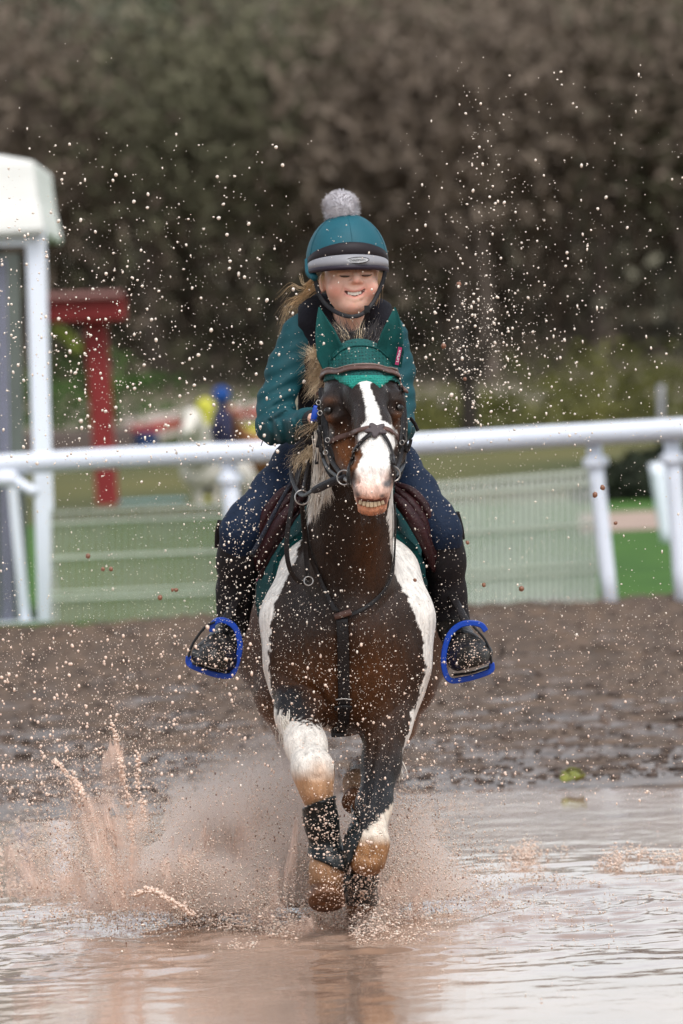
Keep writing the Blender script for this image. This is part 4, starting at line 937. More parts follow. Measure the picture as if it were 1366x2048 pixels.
# ================================================================== the setting
def terrain_h(x, y):
    """ground height: pool bed, muddy bank, turf, rising bank below the wood"""
    x = np.asarray(x, float); y = np.asarray(y, float)
    edge = 26.0+.35*np.sin(x*1.3+1)+.2*np.sin(x*3.1)
    h = np.where(y < edge, -.10*np.clip((edge-y)/3, 0, 1), .05*np.clip((y-edge)/12, 0, 1))
    h = h + np.clip((y-98)/34, 0, 1)*.9 + np.clip((y-330)/150, 0, 4)*11.5
    return h
def gridmesh(name, xs, ys, hf, m_, kind='structure', col=None):
    X, Y = np.meshgrid(xs, ys, indexing='ij'); Z = hf(X, Y); V = np.stack([X, Y, Z], -1).reshape(-1, 3)
    i = np.arange(len(xs)-1)[:, None]*len(ys)+np.arange(len(ys)-1)[None]; i = i.ravel()
    o = mesh(name, V, np.stack([i, i+len(ys), i+len(ys)+1, i+1], 1), None, m_); tag(o, kind=kind); return o

# ---- water
def node_mat(name):
    m_ = bpy.data.materials.new(name); m_.use_nodes = True; nt = m_.node_tree; return m_, nt, nt.nodes, nt.links, nt.nodes['Principled BSDF']
m_water, nt, n, l, b = node_mat('muddy_water')
tc = n.new('ShaderNodeTexCoord'); mp = n.new('ShaderNodeMapping'); mp.inputs['Scale'].default_value = (1, .35, 1); l.new(tc.outputs['Object'], mp.inputs[0])
nz = n.new('ShaderNodeTexNoise'); nz.inputs['Scale'].default_value = 2.2; nz.inputs['Detail'].default_value = 5; l.new(mp.outputs[0], nz.inputs['Vector'])
rp = n.new('ShaderNodeValToRGB'); rp.color_ramp.elements[0].position = .35; rp.color_ramp.elements[0].color = (.24, .155, .11, 1); rp.color_ramp.elements[1].position = .7; rp.color_ramp.elements[1].color = (.38, .25, .18, 1)
l.new(nz.outputs['Fac'], rp.inputs[0]); l.new(rp.outputs[0], b.inputs['Base Color'])
b.inputs['Roughness'].default_value = .06; b.inputs['IOR'].default_value = 1.40
nb = n.new('ShaderNodeTexNoise'); nb.inputs['Scale'].default_value = 14; nb.inputs['Detail'].default_value = 6; l.new(mp.outputs[0], nb.inputs['Vector'])
bu = n.new('ShaderNodeBump'); bu.inputs['Strength'].default_value = .14; bu.inputs['Distance'].default_value = .010; l.new(nb.outputs['Fac'], bu.inputs['Height']); l.new(bu.outputs[0], b.inputs['Normal'])
def water_h(x, y):
    p = np.stack([x, y*.55, 0*x], -1)
    d = np.hypot(x-.02, (y-20.2)*.8)
    w = .010*fbm(p, 1.3, 2, 1)+.006*vnoise(p*np.array([1, 2.2, 1]), 3.2, 4)+.003*vnoise(p*np.array([1, 2.4, 1]), 8, 6)
    ch = np.exp(-(d/1.3)**2)
    ring = .012*np.sin(d*16)*np.exp(-(d/1.2)**2)*(d > .2)
    return w*(.07+.45*ch)+ch*.012*fbm(np.stack([x, y, 0*x], -1), 9, 3, 8)+ring*.5
xs = np.concatenate([[-30, -12, -6], frange(-2.1, 2.1, .015), [6, 12, 30]])
ys = np.concatenate([[-10, 4, 12], frange(15.8, 22.5, .024), frange(22.55, 27.6, .05)])
gridmesh('water', xs, ys, water_h, m_water)

# ---- mud bank: churned clods
m_mud, nt, n, l, b = node_mat('wet_mud')
tc = n.new('ShaderNodeTexCoord')
nz = n.new('ShaderNodeTexNoise'); nz.inputs['Scale'].default_value = 7; nz.inputs['Detail'].default_value = 8; l.new(tc.outputs['Object'], nz.inputs['Vector'])
rp = n.new('ShaderNodeValToRGB'); e = rp.color_ramp.elements; e[0].position = .35; e[0].color = (.045, .027, .015, 1); e[1].position = .68; e[1].color = (.130, .080, .048, 1)
l.new(nz.outputs['Fac'], rp.inputs[0]); l.new(rp.outputs[0], b.inputs['Base Color'])
# wetter towards the water: puddled film is smooth, the rest rough
sx = n.new('ShaderNodeSeparateXYZ'); l.new(tc.outputs['Object'], sx.inputs[0])
mr = n.new('ShaderNodeMapRange'); mr.inputs[1].default_value = 26; mr.inputs[2].default_value = 36; mr.inputs[3].default_value = .16; mr.inputs[4].default_value = -.12; l.new(sx.outputs['Y'], mr.inputs[0])
n2 = n.new('ShaderNodeTexNoise'); n2.inputs['Scale'].default_value = 1.8; n2.inputs['Detail'].default_value = 6; l.new(tc.outputs['Object'], n2.inputs['Vector'])
ad = n.new('ShaderNodeMath'); ad.operation = 'ADD'; l.new(n2.outputs['Fac'], ad.inputs[0]); l.new(mr.outputs[0], ad.inputs[1])
r2 = n.new('ShaderNodeMapRange'); r2.inputs[1].default_value = .50; r2.inputs[2].default_value = .60; r2.inputs[3].default_value = .85; r2.inputs[4].default_value = .36; l.new(ad.outputs[0], r2.inputs[0])
l.new(r2.outputs[0], b.inputs['Roughness'])
def mud_h(x, y):
    p = np.stack([x, y, 0*x], -1)
    a = np.clip((y-25.2)/2.2, 0, 1); far = np.clip((y-28)/10, 0, 1)
    c = fbm(p, 2.2, 3, 2)*.022+np.abs(vnoise(p, 7, 5))*.030*(.4+.6*far)+np.abs(vnoise(p, 16, 7))*.022+vnoise(p, 38, 3)*.010
    lump = np.exp(-((x-.95)/.9)**2-((y-37)/6)**2)*.03
    return terrain_h(x, y)+.012+(c-.012)*a*(.55+.45*far)+lump - .06*(1-a)*(y < 25.6)
gridmesh('mud', np.concatenate([[-30, -12, -5], frange(-2.9, 2.9, .03), [5, 12, 30]]), np.concatenate([frange(24.8, 31, .035), frange(31.05, 45.6, .06)]), mud_h, m_mud)
# loose clods and stones lying on the mud (nobody could count them)
g = np.random.default_rng(21); Vs = []; Fs = []; ico = None
def ico1():
    t = (1+5**.5)/2
    V = np.array([(-1, t, 0), (1, t, 0), (-1, -t, 0), (1, -t, 0), (0, -1, t), (0, 1, t), (0, -1, -t), (0, 1, -t), (t, 0, -1), (t, 0, 1), (-t, 0, -1), (-t, 0, 1)], float)
    V /= np.linalg.norm(V[0])
    Fq = np.array([(0, 11, 5), (0, 5, 1), (0, 1, 7), (0, 7, 10), (0, 10, 11), (1, 5, 9), (5, 11, 4), (11, 10, 2), (10, 7, 6), (7, 1, 8), (3, 9, 4), (3, 4, 2), (3, 2, 6), (3, 6, 8), (3, 8, 9), (4, 9, 5), (2, 4, 11), (6, 2, 10), (8, 6, 7), (9, 8, 1)])
    return V, Fq
ICO = ico1(); OCT = (np.array([(1, 0, 0), (-1, 0, 0), (0, 1, 0), (0, -1, 0), (0, 0, 1), (0, 0, -1)], float), np.array([(0, 2, 4), (2, 1, 4), (1, 3, 4), (3, 0, 4), (2, 0, 5), (1, 2, 5), (3, 1, 5), (0, 3, 5)]))
def scatter(name, C_, R_, base, m_, parent=None, squash=None, jitter=0, smooth=True):
    bv, bf = base; N = len(C_); R_ = np.asarray(R_).reshape(N, 1, -1)
    j = 1+jitter*RNG.normal(size=(N, len(bv), 1)) if jitter else 1
    s_ = np.ones((N, 1, 3)) if squash is None else squash.reshape(N, 1, 3)
    V = (bv[None]*R_*s_*j+np.asarray(C_)[:, None]).reshape(-1, 3)
    Fq = (bf[None]+(np.arange(N)*len(bv))[:, None, None]).reshape(-1, 3)
    return mesh(name, V, Fq, parent, m_, smooth)
N = 7500; yy = 26.3+19*g.random(N)**1.3; xx = (g.random(N)*2-1)*2.6*yy/36
rr = .005+.017*g.random(N)**5
C_ = np.stack([xx, yy, mud_h(xx, yy)+rr*.3], -1)
m_clod = mat('clod_mud', (.035, .024, .019), .8, col2=(.14, .10, .08), nsc=3)
o = scatter('clods', C_, rr, ICO, m_clod, squash=np.stack([1+g.random(N), 1+g.random(N), .5+.4*g.random(N)], -1), jitter=.15, smooth=False); tag(o, 'dark clods and small stones scattered over the muddy bank', 'clods', kind='stuff')

# ---- turf, path and the rising ground
m_grass = mat('turf', (.026, .085, .004), .9, col2=(.048, .125, .008), nsc=1.2, bump=.4, bsc=30)
m_bank = mat('rough_bank', (.045, .055, .012), .95, col2=(.105, .095, .025), nsc=.12, bump=.3, bsc=6)
m_wood = mat('leaf_litter', (.13, .11, .075), 1, col2=(.17, .145, .10), nsc=.3)
gridmesh('turf', np.linspace(-40, 40, 60), np.linspace(45.2, 82, 40), lambda x, y: terrain_h(x, y)-.002+.0*x, m_grass)
gridmesh('bank', np.linspace(-60, 60, 60), np.linspace(81.9, 131, 30), lambda x, y: terrain_h(x, y)+.004+.12*vnoise(np.stack([x, y, 0*x], -1), .3, 2), m_bank)
gridmesh('hill', np.linspace(-220, 220, 80), np.linspace(130.5, 1000, 160), lambda x, y: terrain_h(x, y)+.3*vnoise(np.stack([x, y, 0*x], -1), .15, 2), m_wood)
gridmesh('ground', np.concatenate([[-900, -300, -80], np.linspace(-30, 30, 9), [80, 300, 900]]), np.array([-600, -100, -10, 10, 14, 20, 27, 44, 100, 130., 330, 480, 1000]), lambda x, y: terrain_h(x, y)-.35, m_grass)
a = G(1180, 1068); c_ = G(1400, 1036)
pth = mesh('path', [(2.2, 65, .056), (12, 63, .056), (12, 71.5, .056), (2.5, 73.5, .056)], [(0, 1, 2, 3)], None, mat('pale_path', (.34, .25, .20), .9, noise=.2, nsc=3)); tag(pth, kind='structure')

# ---- white running rail
m_wpl = mat('white_plastic_rail', (.72, .76, .84), .35, noise=.04, nsc=4)
rail = empty('running_rail', (0, 45.3, 0), 'white plastic running rail on round posts behind the muddy bank', 'rail')
def railpt(px, py, Y): return P(px, py, Y)
rp_ = [P(-3600, 1120, 54.0), P(-1800, 1030, 50.0), P(-420, 962, 47.0), P(-60, 934, 46.4), P(250, 916, 45.9), P(560, 902, 45.4), P(820, 889, 45.0), P(1100, 873, 44.6), P(1366, 858, 44.2), P(1700, 838, 43.8), P(2900, 772, 42.2), P(4700, 670, 40.2)]
tube('top_rail', rp_, .071, m_wpl, rail, 8, 16)
def rpost(px, ptop, pbx, pby, Y, r=.052, name='post'):
    t = P(px, ptop, Y); b_ = P(pbx, pby+12, Y)
    o = tube(name, [t, b_], r, m_wpl, rail, 4, 14)
    d = (b_-t)/np.linalg.norm(b_-t)
    tube('post_collar', [t+d*.09, t+d*.10, t+d*.15, t+d*.16], [.05, .085, .085, .05], m_wpl, rail, 4, 14)
    tube('rail_saddle', [t+d*.02, t+d*.10], .045, m_wpl, rail, 2, 12)
    return o
rpost(1187, 885, 1224, 1222, 44.55, .050); rpost(1343, 878, 1368, 1215, 44.3, .054); rpost(458, 920, 478, 1262, 45.6, .056)
rpost(2500, 822, 2530, 1150, 42.8, .054); rpost(3700, 752, 3735, 1090, 41.4, .054); rpost(-700, 1000, -690, 1345, 47.6, .056); rpost(-2000, 1063, -1985, 1400, 50.4, .056)
o = tube('joint_sleeve', [P(-30, 960, 46.3), P(34, 957, 46.2)], .058, m_wpl, rail, 2, 16)
tube('joint_bracket', [P(34, 962, 46.2), P(52, 975, 46.15), P(72, 985, 46.1)], .036, m_wpl, rail, 4, 10)
far = tag(tube('fence_post', [P(1312, 925, 60), P(1338, 1090, 60)], .07, m_wpl, None), 'pale fence post further back on the turf at the right', 'post')
far2 = tag(tube('fence_post', [P(1322, 770, 95), P(1322, 860, 95)], .05, mat('grey_pole', (.3, .3, .32), .6), None), 'thin grey pole on the far bank above the rail, at the right', 'pole')

# ---- mesh hurdles under the rail: pale netting stiffened by wires and bars
m_net, nt, n, l, b = node_mat('pale_netting')
b.inputs['Base Color'].default_value = (.74, .76, .70, 1); b.inputs['Roughness'].default_value = .9
tr = n.new('ShaderNodeBsdfTransparent'); mx = n.new('ShaderNodeMixShader'); tc = n.new('ShaderNodeTexCoord')
nz = n.new('ShaderNodeTexNoise'); nz.inputs['Scale'].default_value = 3; l.new(tc.outputs['Object'], nz.inputs['Vector'])
mr = n.new('ShaderNodeMapRange'); mr.inputs[1].default_value = .3; mr.inputs[2].default_value = .7; mr.inputs[3].default_value = .24; mr.inputs[4].default_value = .38; l.new(nz.outputs['Fac'], mr.inputs[0])
tl_ = n.new('ShaderNodeBsdfTranslucent'); tl_.inputs[0].default_value = (.74, .76, .70, 1); m2 = n.new('ShaderNodeMixShader'); m2.inputs[0].default_value = .35
l.new(b.outputs[0], m2.inputs[1]); l.new(tl_.outputs[0], m2.inputs[2])
l.new(mr.outputs[0], mx.inputs[0]); l.new(tr.outputs[0], mx.inputs[1]); l.new(m2.outputs[0], mx.inputs[2]); l.new(mx.outputs[0], n['Material Output'].inputs[0])
m_wire = mat('galvanised_wire', (.70, .72, .68), .6); m_slat = mat('pale_bar', (.50, .54, .45), .8, noise=.1)
m_wire2 = mat('ochre_wire', (.16, .15, .05), .8)
def hurdle(x0, x1, yt0, yt1, yb0, yb1, Y0, Y1, bars, nw, label, mw):
    t = empty('mesh_hurdle', P((x0+x1)/2, yb0, (Y0+Y1)/2), label, 'hurdle')
    A = P(x0, yt0, Y0); B = P(x1, yt1, Y1); C2 = P(x1, yb1+10, Y1); D2 = P(x0, yb0+10, Y0)
    d = np.array([0, .012, 0])
    mesh('netting', [A, B, C2, D2, A+d, B+d, C2+d, D2+d], [(0, 3, 2, 1), (4, 5, 6, 7), (0, 1, 5, 4), (3, 7, 6, 2), (0, 4, 7, 3), (1, 2, 6, 5)], t, m_net, False)
    w = MB()
    for i in range(nw):
        f = (i+.5)/nw; w.add(sweep([A*(1-f)+B*f-d, D2*(1-f)+C2*f-d], ((.0085) if nw == 27 else .0055), None, (0, -1, 0), 4, False))
    o = w.build('wires', mw, t); o['kind'] = 'stuff'
    for f, h in bars:
        a = A*(1-f)+D2*f-2*d; b_ = B*(1-f)+C2*f-2*d
        MB().add(sweep([a, b_], .006, M(h, Y0)/2, (0, 0, 1), 4)).build('bar', m_slat, t, False)
    return t
bars = ((.02, 5), (.10, 7), (.36, 8), (.62, 6), (.67, 7), (.86, 4), (.985, 7))
hurdle(100, 456, 1020, 1004, 1276, 1262, 46.3, 45.9, bars, 27, 'pale mesh hurdle with fine upright wires at left behind the rail', m_wire2)
hurdle(488, 1196, 996, 936, 1262, 1232, 45.9, 44.9, bars, 60, 'wide pale mesh hurdle behind the pony, reaching the right posts', m_wire)

# ---- booth with pale canvas roof at the left
booth = empty('booth', P(40, 1275, 46.9), 'white framed booth with glass front and pale canvas roof at left edge', 'booth')
m_fr = mat('booth_frame', (.74, .78, .85), .4); m_canvas = mat('canvas', (.72, .72, .68), .7, noise=.06, nsc=2, bump=.2, bsc=5)
BY = 46.8
def bpost(x0, y0, x1, y1, w, name='frame_post', Y=BY, mt=m_fr, dep=.10):
    a = P(x0, y0, Y); b_ = P(x1, y1, Y); return MB().add(sweep([a, b_], M(w, Y)/2, dep/2, (0, -1, 0), 4)).build(name, mt, booth, False)
bpost(70, 470, 97, 1285, 42); bpost(-60, 478, 92, 472, 40, 'lintel', BY-.001); bpost(-80, 1262, 120, 1252, 34, 'sill', BY-.003)
bpost(24, 960, 52, 1250, 22, 'inner_post', BY+.06); bpost(-240, 480, -220, 1290, 40); bpost(62, 500, 80, 1250, 8, 'glazing_bead', BY-.02)
m_glass = mat('booth_pane', (.085, .10, .09), .15, col2=(.15, .17, .15), nsc=.8, spec=.5)
MB().add(sweep([P(-90, 510, BY+.05), P(-70, 1250, BY+.05)], M(145, BY), .006, (0, -1, 0), 4)).build('pane', m_glass, booth, False)
for i in range(3):
    x = -4+i*8; bpost(x-3, 520, x+12, 1245, 4.5, 'curtain_fold', BY+.03, mat('curtain', (.26, .26, .36), .8) if i == 0 else bpy.data.materials['curtain'], .01)
side = [P(92, 490, BY+.05), P(112, 1285, BY+.05), P(112, 1270, BY+2.6), P(92, 480, BY+2.6)]
mesh('side_panel', side+[p+np.array([-.03, 0, 0]) for p in side], [(0, 1, 2, 3), (7, 6, 5, 4), (0, 4, 5, 1), (1, 5, 6, 2), (2, 6, 7, 3), (3, 7, 4, 0)], booth, m_fr, False)
# roof: crown sheet, valance with a soft outward lip
def roofmesh():
    c = P(-380, 300, BY+1.4); Z = lambda y: P(0, y, BY)[2]
    cor = [(-900, BY-.1), (66, BY-.1), (66, BY+2.9), (-900, BY+2.9)]
    rows = [(298, -110, 0), (322, 0, 0), (330, 3, .01), (360, 6, .03), (400, 12, .06), (440, 22, .11), (462, 26, .13), (470, 22, .11)]
    V = []; K = 24
    loop = []
    for k in range(4):
        x0, y0 = cor[k]; x1, y1 = cor[(k+1) % 4]
        for i in range(K):
            f = i/K; loop.append((x0+(x1-x0)*f, y0+(y1-y0)*f))
    for yy_, dx, dd in rows:
        for (x, Y) in loop:
            p = P(x, yy_, BY); cx_, cy_ = P(-405, 400, BY)[0], BY+1.4
            q = np.array([p[0], Y, p[2] if yy_ != 298 else p[2]]); v = q[:2]-np.array([cx_, cy_]); s_ = 1+(M(dx, BY)/1.7)
            q[:2] = np.array([cx_, cy_])+v*s_
            if yy_ > 330: q[2] += .01*math.sin(q[0]*9+q[1]*7)
            V.append(q)
    L = 4*K; Fq = [(k*L+i, (k+1)*L+i, (k+1)*L+(i+1) % L, k*L+(i+1) % L) for k in range(len(rows)-1) for i in range(L)]
    ap = P(-405, 170, BY); V.append(np.array([ap[0], BY+1.4, ap[2]])); Fq += [(i, (i+1) % L, len(V)-1) for i in range(L)]
    return mesh('canvas_roof', V, Fq, booth, m_canvas, False)
roofmesh()

# ---- red timber T-post with brace
red = empty('red_post', P(210, 1015, 96), 'dark red T-shaped timber post with short crossbeam left of the rider', 'post')
m_red = mat('red_paint', (.19, .018, .018), .6, noise=.15, nsc=3)
RY = 96
bevel(MB().add(sweep([P(190, 622, RY), P(216, 1022, RY)], M(25, RY), .14, (0, -1, 0), 4)).build('post', m_red, red, False), .02)
bevel(MB().add(sweep([P(60, 622, RY-.3), P(252, 616, RY-.3)], M(27, RY), .16, (0, -1, 0), 4)).build('crossbeam', m_red, red, False), .03)
bevel(MB().add(sweep([P(70, 594, RY-.5), P(246, 588, RY-.5)], M(7, RY), .1, (0, -1, 0), 4)).build('cap_board', mat('greyed_red', (.25, .12, .11), .7), red, False), .02)
tube('brace', [P(104, 655, RY), P(135, 672, RY), P(160, 705, RY)], .09, mat('lime_paint', (.22, .26, .05), .7), red)
plank = tag(bevel(MB().box(P(130, 888, 118), (2.3, .5, .45)).build('log', mat('grey_log', (.11, .085, .075), .9), None, False), .05), 'grey-brown log jump low behind the red post', 'log')
pool = tag(mesh('tray', [P(235, 1012, 93)+np.array([a_, b_, 0]) for a_, b_ in ((0, 0), (.9, 0), (.9, 1.5), (0, 1.5))]+[P(235, 1006, 93)+np.array([a_, b_, 0]) for a_, b_ in ((0, 0), (.9, 0), (.9, 1.5), (0, 1.5))], [(0, 1, 2, 3), (4, 5, 6, 7), (0, 4, 5, 1), (1, 5, 6, 2), (2, 6, 7, 3), (3, 7, 4, 0)], None, mat('pale_blue', (.2, .38, .42), .5)), 'pale blue tray lying on the turf beside the red post foot', 'tray')

# ---- far riders and barriers, out of focus
m_wh = mat('grey_horse_coat', (.62, .58, .52), .8, noise=.1); m_by = mat('blue_cloth', (.012, .06, .24), .8); m_ye = mat('yellow_cloth', (.48, .46, .06), .8); m_nv = mat('navy_cloth', (.02, .02, .05), .8); m_br = mat('chestnut', (.30, .13, .06), .7)
def simple(cells, name, m_, parent, sp=.04):
    pts = np.array([P(*c[:3]) for ch in cells for c in ch]); Ys = pts[:, 1]; r = max(M(c[3], c[2]) for ch in cells for c in ch)+.1
    F2 = Field(frange(pts[:, 0].min()-r, pts[:, 0].max()+r, sp), frange(Ys.min()-r, Ys.max()+r, sp), frange(pts[:, 2].min()-r, pts[:, 2].max()+r, sp))
    for ch in cells: F2.chain(ch, .06)
    V, Fq = F2.nets(); return mesh(name, V, smooth_verts and Fq, parent, m_)
FY = 84
gh = empty('grey_pony', P(420, 1030, FY), 'blurred pale grey pony standing beyond the rail at left', 'pony')
simple([[(395, 905, FY-.4, 34), (388, 862, FY-.6, 26), (382, 832, FY-.9, 17)], [(386, 835, FY-1, 17), (374, 862, FY-1.2, 12)], [(400, 940, FY-.2, 40), (440, 945, FY+.8, 42), (470, 955, FY+1.5, 40)],
        [(396, 960, FY-.2, 14), (400, 1015, FY-.2, 8)], [(430, 965, FY, 14), (432, 1018, FY, 8)], [(470, 965, FY+1.4, 16), (468, 1020, FY+1.5, 9)], [(492, 965, FY+1.4, 16), (490, 1020, FY+1.5, 9)]], 'body', m_wh, gh)
gp = empty('person', P(445, 900, FY), 'blurred far rider in blue helmet on the pale grey pony', 'person')
simple([[(446, 800, FY, 11), (446, 812, FY, 9)], [(444, 835, FY, 20), (446, 885, FY, 24)], [(440, 890, FY, 16), (420, 930, FY-.3, 12), (412, 985, FY-.2, 9)], [(434, 835, FY, 9), (420, 868, FY-.4, 8)], [(456, 835, FY, 9), (452, 868, FY-.4, 8)]], 'body', m_nv, gp)
MB().add(ball(P(443, 790, FY), M(18, FY))).build('helmet', m_by, gp)
gb = empty('person', P(415, 990, FY+2), 'blurred figure in yellow top beside the far grey pony', 'person')
simple([[(410, 815, FY+2, 20), (416, 835, FY+2, 16)], [(418, 850, FY+2, 18), (420, 900, FY+2, 16)], [(415, 900, FY+2, 9), (414, 1000, FY+2, 8)], [(426, 900, FY+2, 9), (427, 1000, FY+2, 8)]], 'body', m_ye, gb)
bh = empty('chestnut_pony', P(470, 1000, FY+4), 'blurred chestnut pony head behind the far rider', 'pony')
simple([[(458, 822, FY+3, 13), (470, 860, FY+3.5, 18), (490, 900, FY+4, 36)], [(490, 905, FY+4, 40), (540, 910, FY+5, 42)], [(480, 920, FY+4, 12), (482, 1000, FY+4, 8)], [(545, 920, FY+5, 12), (545, 1000, FY+5, 8)]], 'body', m_br, bh)
bp2 = empty('barrel', P(292, 905, 118), 'blurred dark blue barrel in front of the far red and white boards', 'barrel')
tube('body', [P(292, 862, 118), P(292, 868, 118), P(292, 902, 118), P(292, 908, 118)], [.17, .21, .21, .18], mat('barrel_blue', (.015, .035, .10), .5), bp2, 2, 14)
tube('rim', [P(292, 864, 118), P(292, 867, 118)], .225, m_nv, bp2, 1, 14)
m_bred = mat('barrier_red', (.40, .07, .06), .7); m_bw = mat('barrier_white', (.60, .50, .46), .7)
def barrier(x0, x1, y0, y1, h, Y, label, g_=None):
    t = empty('barrier', P(x0, y1+h, Y), label, 'barrier', g_)
    for k, (mm, f0, f1) in enumerate(((m_bw, 0, .3), (m_bred, .3, .72), (m_bw, .72, 1))):
        a = P(x0, y0+h*(f0+f1)/2, Y); b_ = P(x1, y1+h*(f0+f1)/2, Y); MB().add(sweep([a, b_], M(h*(f1-f0), Y)/2, .05-.002*k, (0, -1, 0), 4)).build('board', mm, t, False)
    for x in (x0+6, x1-6): MB().add(sweep([P(x, y1+h*.5, Y+.1), P(x, 900, Y+.1)], .05, .05, (0, -1, 0), 4)).build('leg', m_nv, t, False)
barrier(246, 372, 838, 818, 52, 119, 'faded red and white barrier boards left of the grey pony')
barrier(466, 566, 808, 798, 40, 119, 'faded red and white barrier boards between far pony and rider sleeve')
tag(bevel(MB().box(P(525, 872, 117), (.7, .4, .36)).build('yellow_filler', m_ye, None, False), .04), 'yellow jump filler just above the rail beside the rider elbow', 'jump filler')

# ---- wood: bare trees, ivy-clad trees and scrub on the hillside
m_bark = mat('bark', (.09, .07, .055), .9, col2=(.15, .12, .10), nsc=3); m_barkp = mat('pale_bark', (.17, .16, .13), .9, noise=.2, nsc=2)
m_tw = [mat('twigs_brown', (.125, .095, .072), .9, col2=(.155, .122, .092), nsc=.35), mat('twigs_olive', (.095, .092, .055), .9, col2=(.13, .122, .075), nsc=.35), mat('ivy_leaves', (.050, .062, .038), .8, col2=(.075, .088, .052), nsc=.6), mat('twigs_grey', (.125, .118, .085), .9, col2=(.17, .16, .115), nsc=.35)]
def tree_proto(seed, h, w, mt, leaf, nl, bark):
    gg = np.random.default_rng(seed); b = MB(); tips = []
    def limb(p, d, L, r, dep):
        pts = [p]; dd = d.copy()
        for _ in range(3): dd = dd+gg.normal(0, .16, 3)+np.array([0, 0, .06]); dd /= np.linalg.norm(dd); pts.append(pts[-1]+dd*L/3)
        b.add(sweep(pts, np.linspace(r, r*.55, 4), None, (0, -1, 0), 5, False))
        if dep == 0: tips.append((pts[2], pts[-1])); return
        for k in range(3 if dep > 1 else 4):
            f = gg.uniform(.45, 1); q = np.array(pts[1])*(1-f)+np.array(pts[-1])*f; a = gg.uniform(0, 6.28)
            nd = dd*.6+np.array([math.cos(a)*w, math.sin(a)*w, gg.uniform(.1, .6)]); nd /= np.linalg.norm(nd); limb(q, nd, L*gg.uniform(.55, .75), r*.5, dep-1)
    limb(np.array([0, 0, -.3]), np.array([0, 0, 1.]), h*.30, h*.018, 3)
    tr_ = b
    tp = np.array([t for ab in tips for t in ab]); C2 = tp[gg.integers(0, len(tp), nl)]+gg.normal(0, h*.085, (nl, 3)); lo_ = C2[:, 2] < .6; C2[lo_, 2] = .6+gg.random(lo_.sum())
    s_ = leaf*gg.uniform(.5, 1.5, nl)[:, None]; u = gg.normal(size=(nl, 3)); u[:, 2] += .6; u /= np.linalg.norm(u, axis=1)[:, None]; vv = np.cross(u, gg.normal(size=(nl, 3))); vv /= np.linalg.norm(vv, axis=1)[:, None]
    asp = .3 if leaf < .165 else .5
    V = np.stack([C2-u*s_, C2+vv*s_*asp, C2+u*s_, C2-vv*s_*asp], 1).reshape(-1, 3); Fq = np.arange(nl*4).reshape(-1, 4)
    return tr_, V, Fq, mt, bark
protos = []; HT = []
for k, (h, w, mt, lf, nl, bk) in enumerate(((11, .9, m_tw[0], .15, 4200, m_bark), (12, .8, m_tw[1], .15, 4200, m_bark), (9, 1.0, m_tw[2], .15, 7000, m_bark), (12, .7, m_tw[3], .16, 3400, m_barkp), (10, 1.1, m_tw[0], .15, 4800, m_bark))):
    b, V, Fq, mt, bk = tree_proto(50+k, h, w, mt, lf, nl, bk)
    me1 = bpy.data.meshes.new('trunk'); VV = np.concatenate(b.V); me1.from_pydata([tuple(q) for q in VV.tolist()], [], b.F); me1.materials.append(bk)
    me2 = bpy.data.meshes.new('crown'); me2.from_pydata([tuple(q) for q in V.tolist()], [], Fq.tolist()); me2.materials.append(mt)
    protos.append((me1, me2)); HT.append(float(np.percentile(V[:, 2], 98)))
kinds = ['bare brown-twigged tree in the blurred hillside wood', 'bare olive-tinged tree in the blurred hillside wood', 'dark green ivy-clad tree in the blurred hillside wood', 'pale-barked slender tree in the blurred hillside wood', 'spreading bare brown tree in the blurred hillside wood']
g = np.random.default_rng(77)
def put_tree(k, x, y, s, rz, z=None):
    e_ = empty('tree', (x, y, terrain_h(x, y) if z is None else z), kinds[k], 'tree', 'trees of the hillside wood'); e_.scale = (s, s, s); e_.rotation_euler = (0, 0, rz)
    for nm, me in (('trunk', protos[k][0]), ('crown', protos[k][1])):
        o = bpy.data.objects.new(nm, me); COL.objects.link(o); o.parent = e_
def _side_tree(x, y):
    k = int(g.choice(5, p=[.3, .2, .12, .13, .25])); top = 1.55+.0568*y-float(terrain_h(x, y)); put_tree(k, x, y, top/HT[k]*g.uniform(.9, 1.03), g.uniform(0, 6.28))
rows = [(340, 9, .80), (358, 9, .85), (380, 9, .9), (406, 9, .9), (438, 9, .9), (476, 9, .85)]
for r, (yy0, nn_, s0) in enumerate(rows):
    half = yy0*.0488*1.25+1
    for i in range(nn_):
        x = -half+2*half*(i+.5)/nn_+g.uniform(-2.5, 2.5); y = yy0+g.uniform(-6, 6)
        u_ = (x/half+1)/2
        gz_ = .15 < u_ < .62; w_ = [.12 if gz_ else .45, .34 if gz_ else .10, .32 if gz_ else .04, .18, .10 if gz_ else .35]; k = g.choice(5, p=np.array(w_)/sum(w_))
        top = 1.55+.0568*y-float(terrain_h(x, y)); put_tree(int(k), x, y, top/HT[k]*g.uniform(.96, 1.03), g.uniform(0, 6.28))
nl = 32000; g = np.random.default_rng(5); Y_ = g.uniform(334, 480, nl); X_ = g.uniform(-1, 1, nl)*Y_*.062*np.where(g.random(nl) < .4, 3.2, 1); Z_ = terrain_h(X_, Y_)+g.random(nl)**1.3*15*(1+.4*vnoise(np.stack([X_, Y_, 0*X_], -1), .14, 4))
C2 = np.stack([X_, Y_, Z_], -1); u = g.normal(size=(nl, 3)); u[:, 2] += .8; u /= np.linalg.norm(u, axis=1)[:, None]; vv = np.cross(u, g.normal(size=(nl, 3))); vv /= np.linalg.norm(vv, axis=1)[:, None]; s_ = g.uniform(.26, .62, nl)[:, None]
V = np.stack([C2-u*s_, C2+vv*s_*.35, C2+u*s_, C2-vv*s_*.35], 1).reshape(-1, 3); zone = vnoise(C2, .05, 6)+.15*g.normal(size=nl)
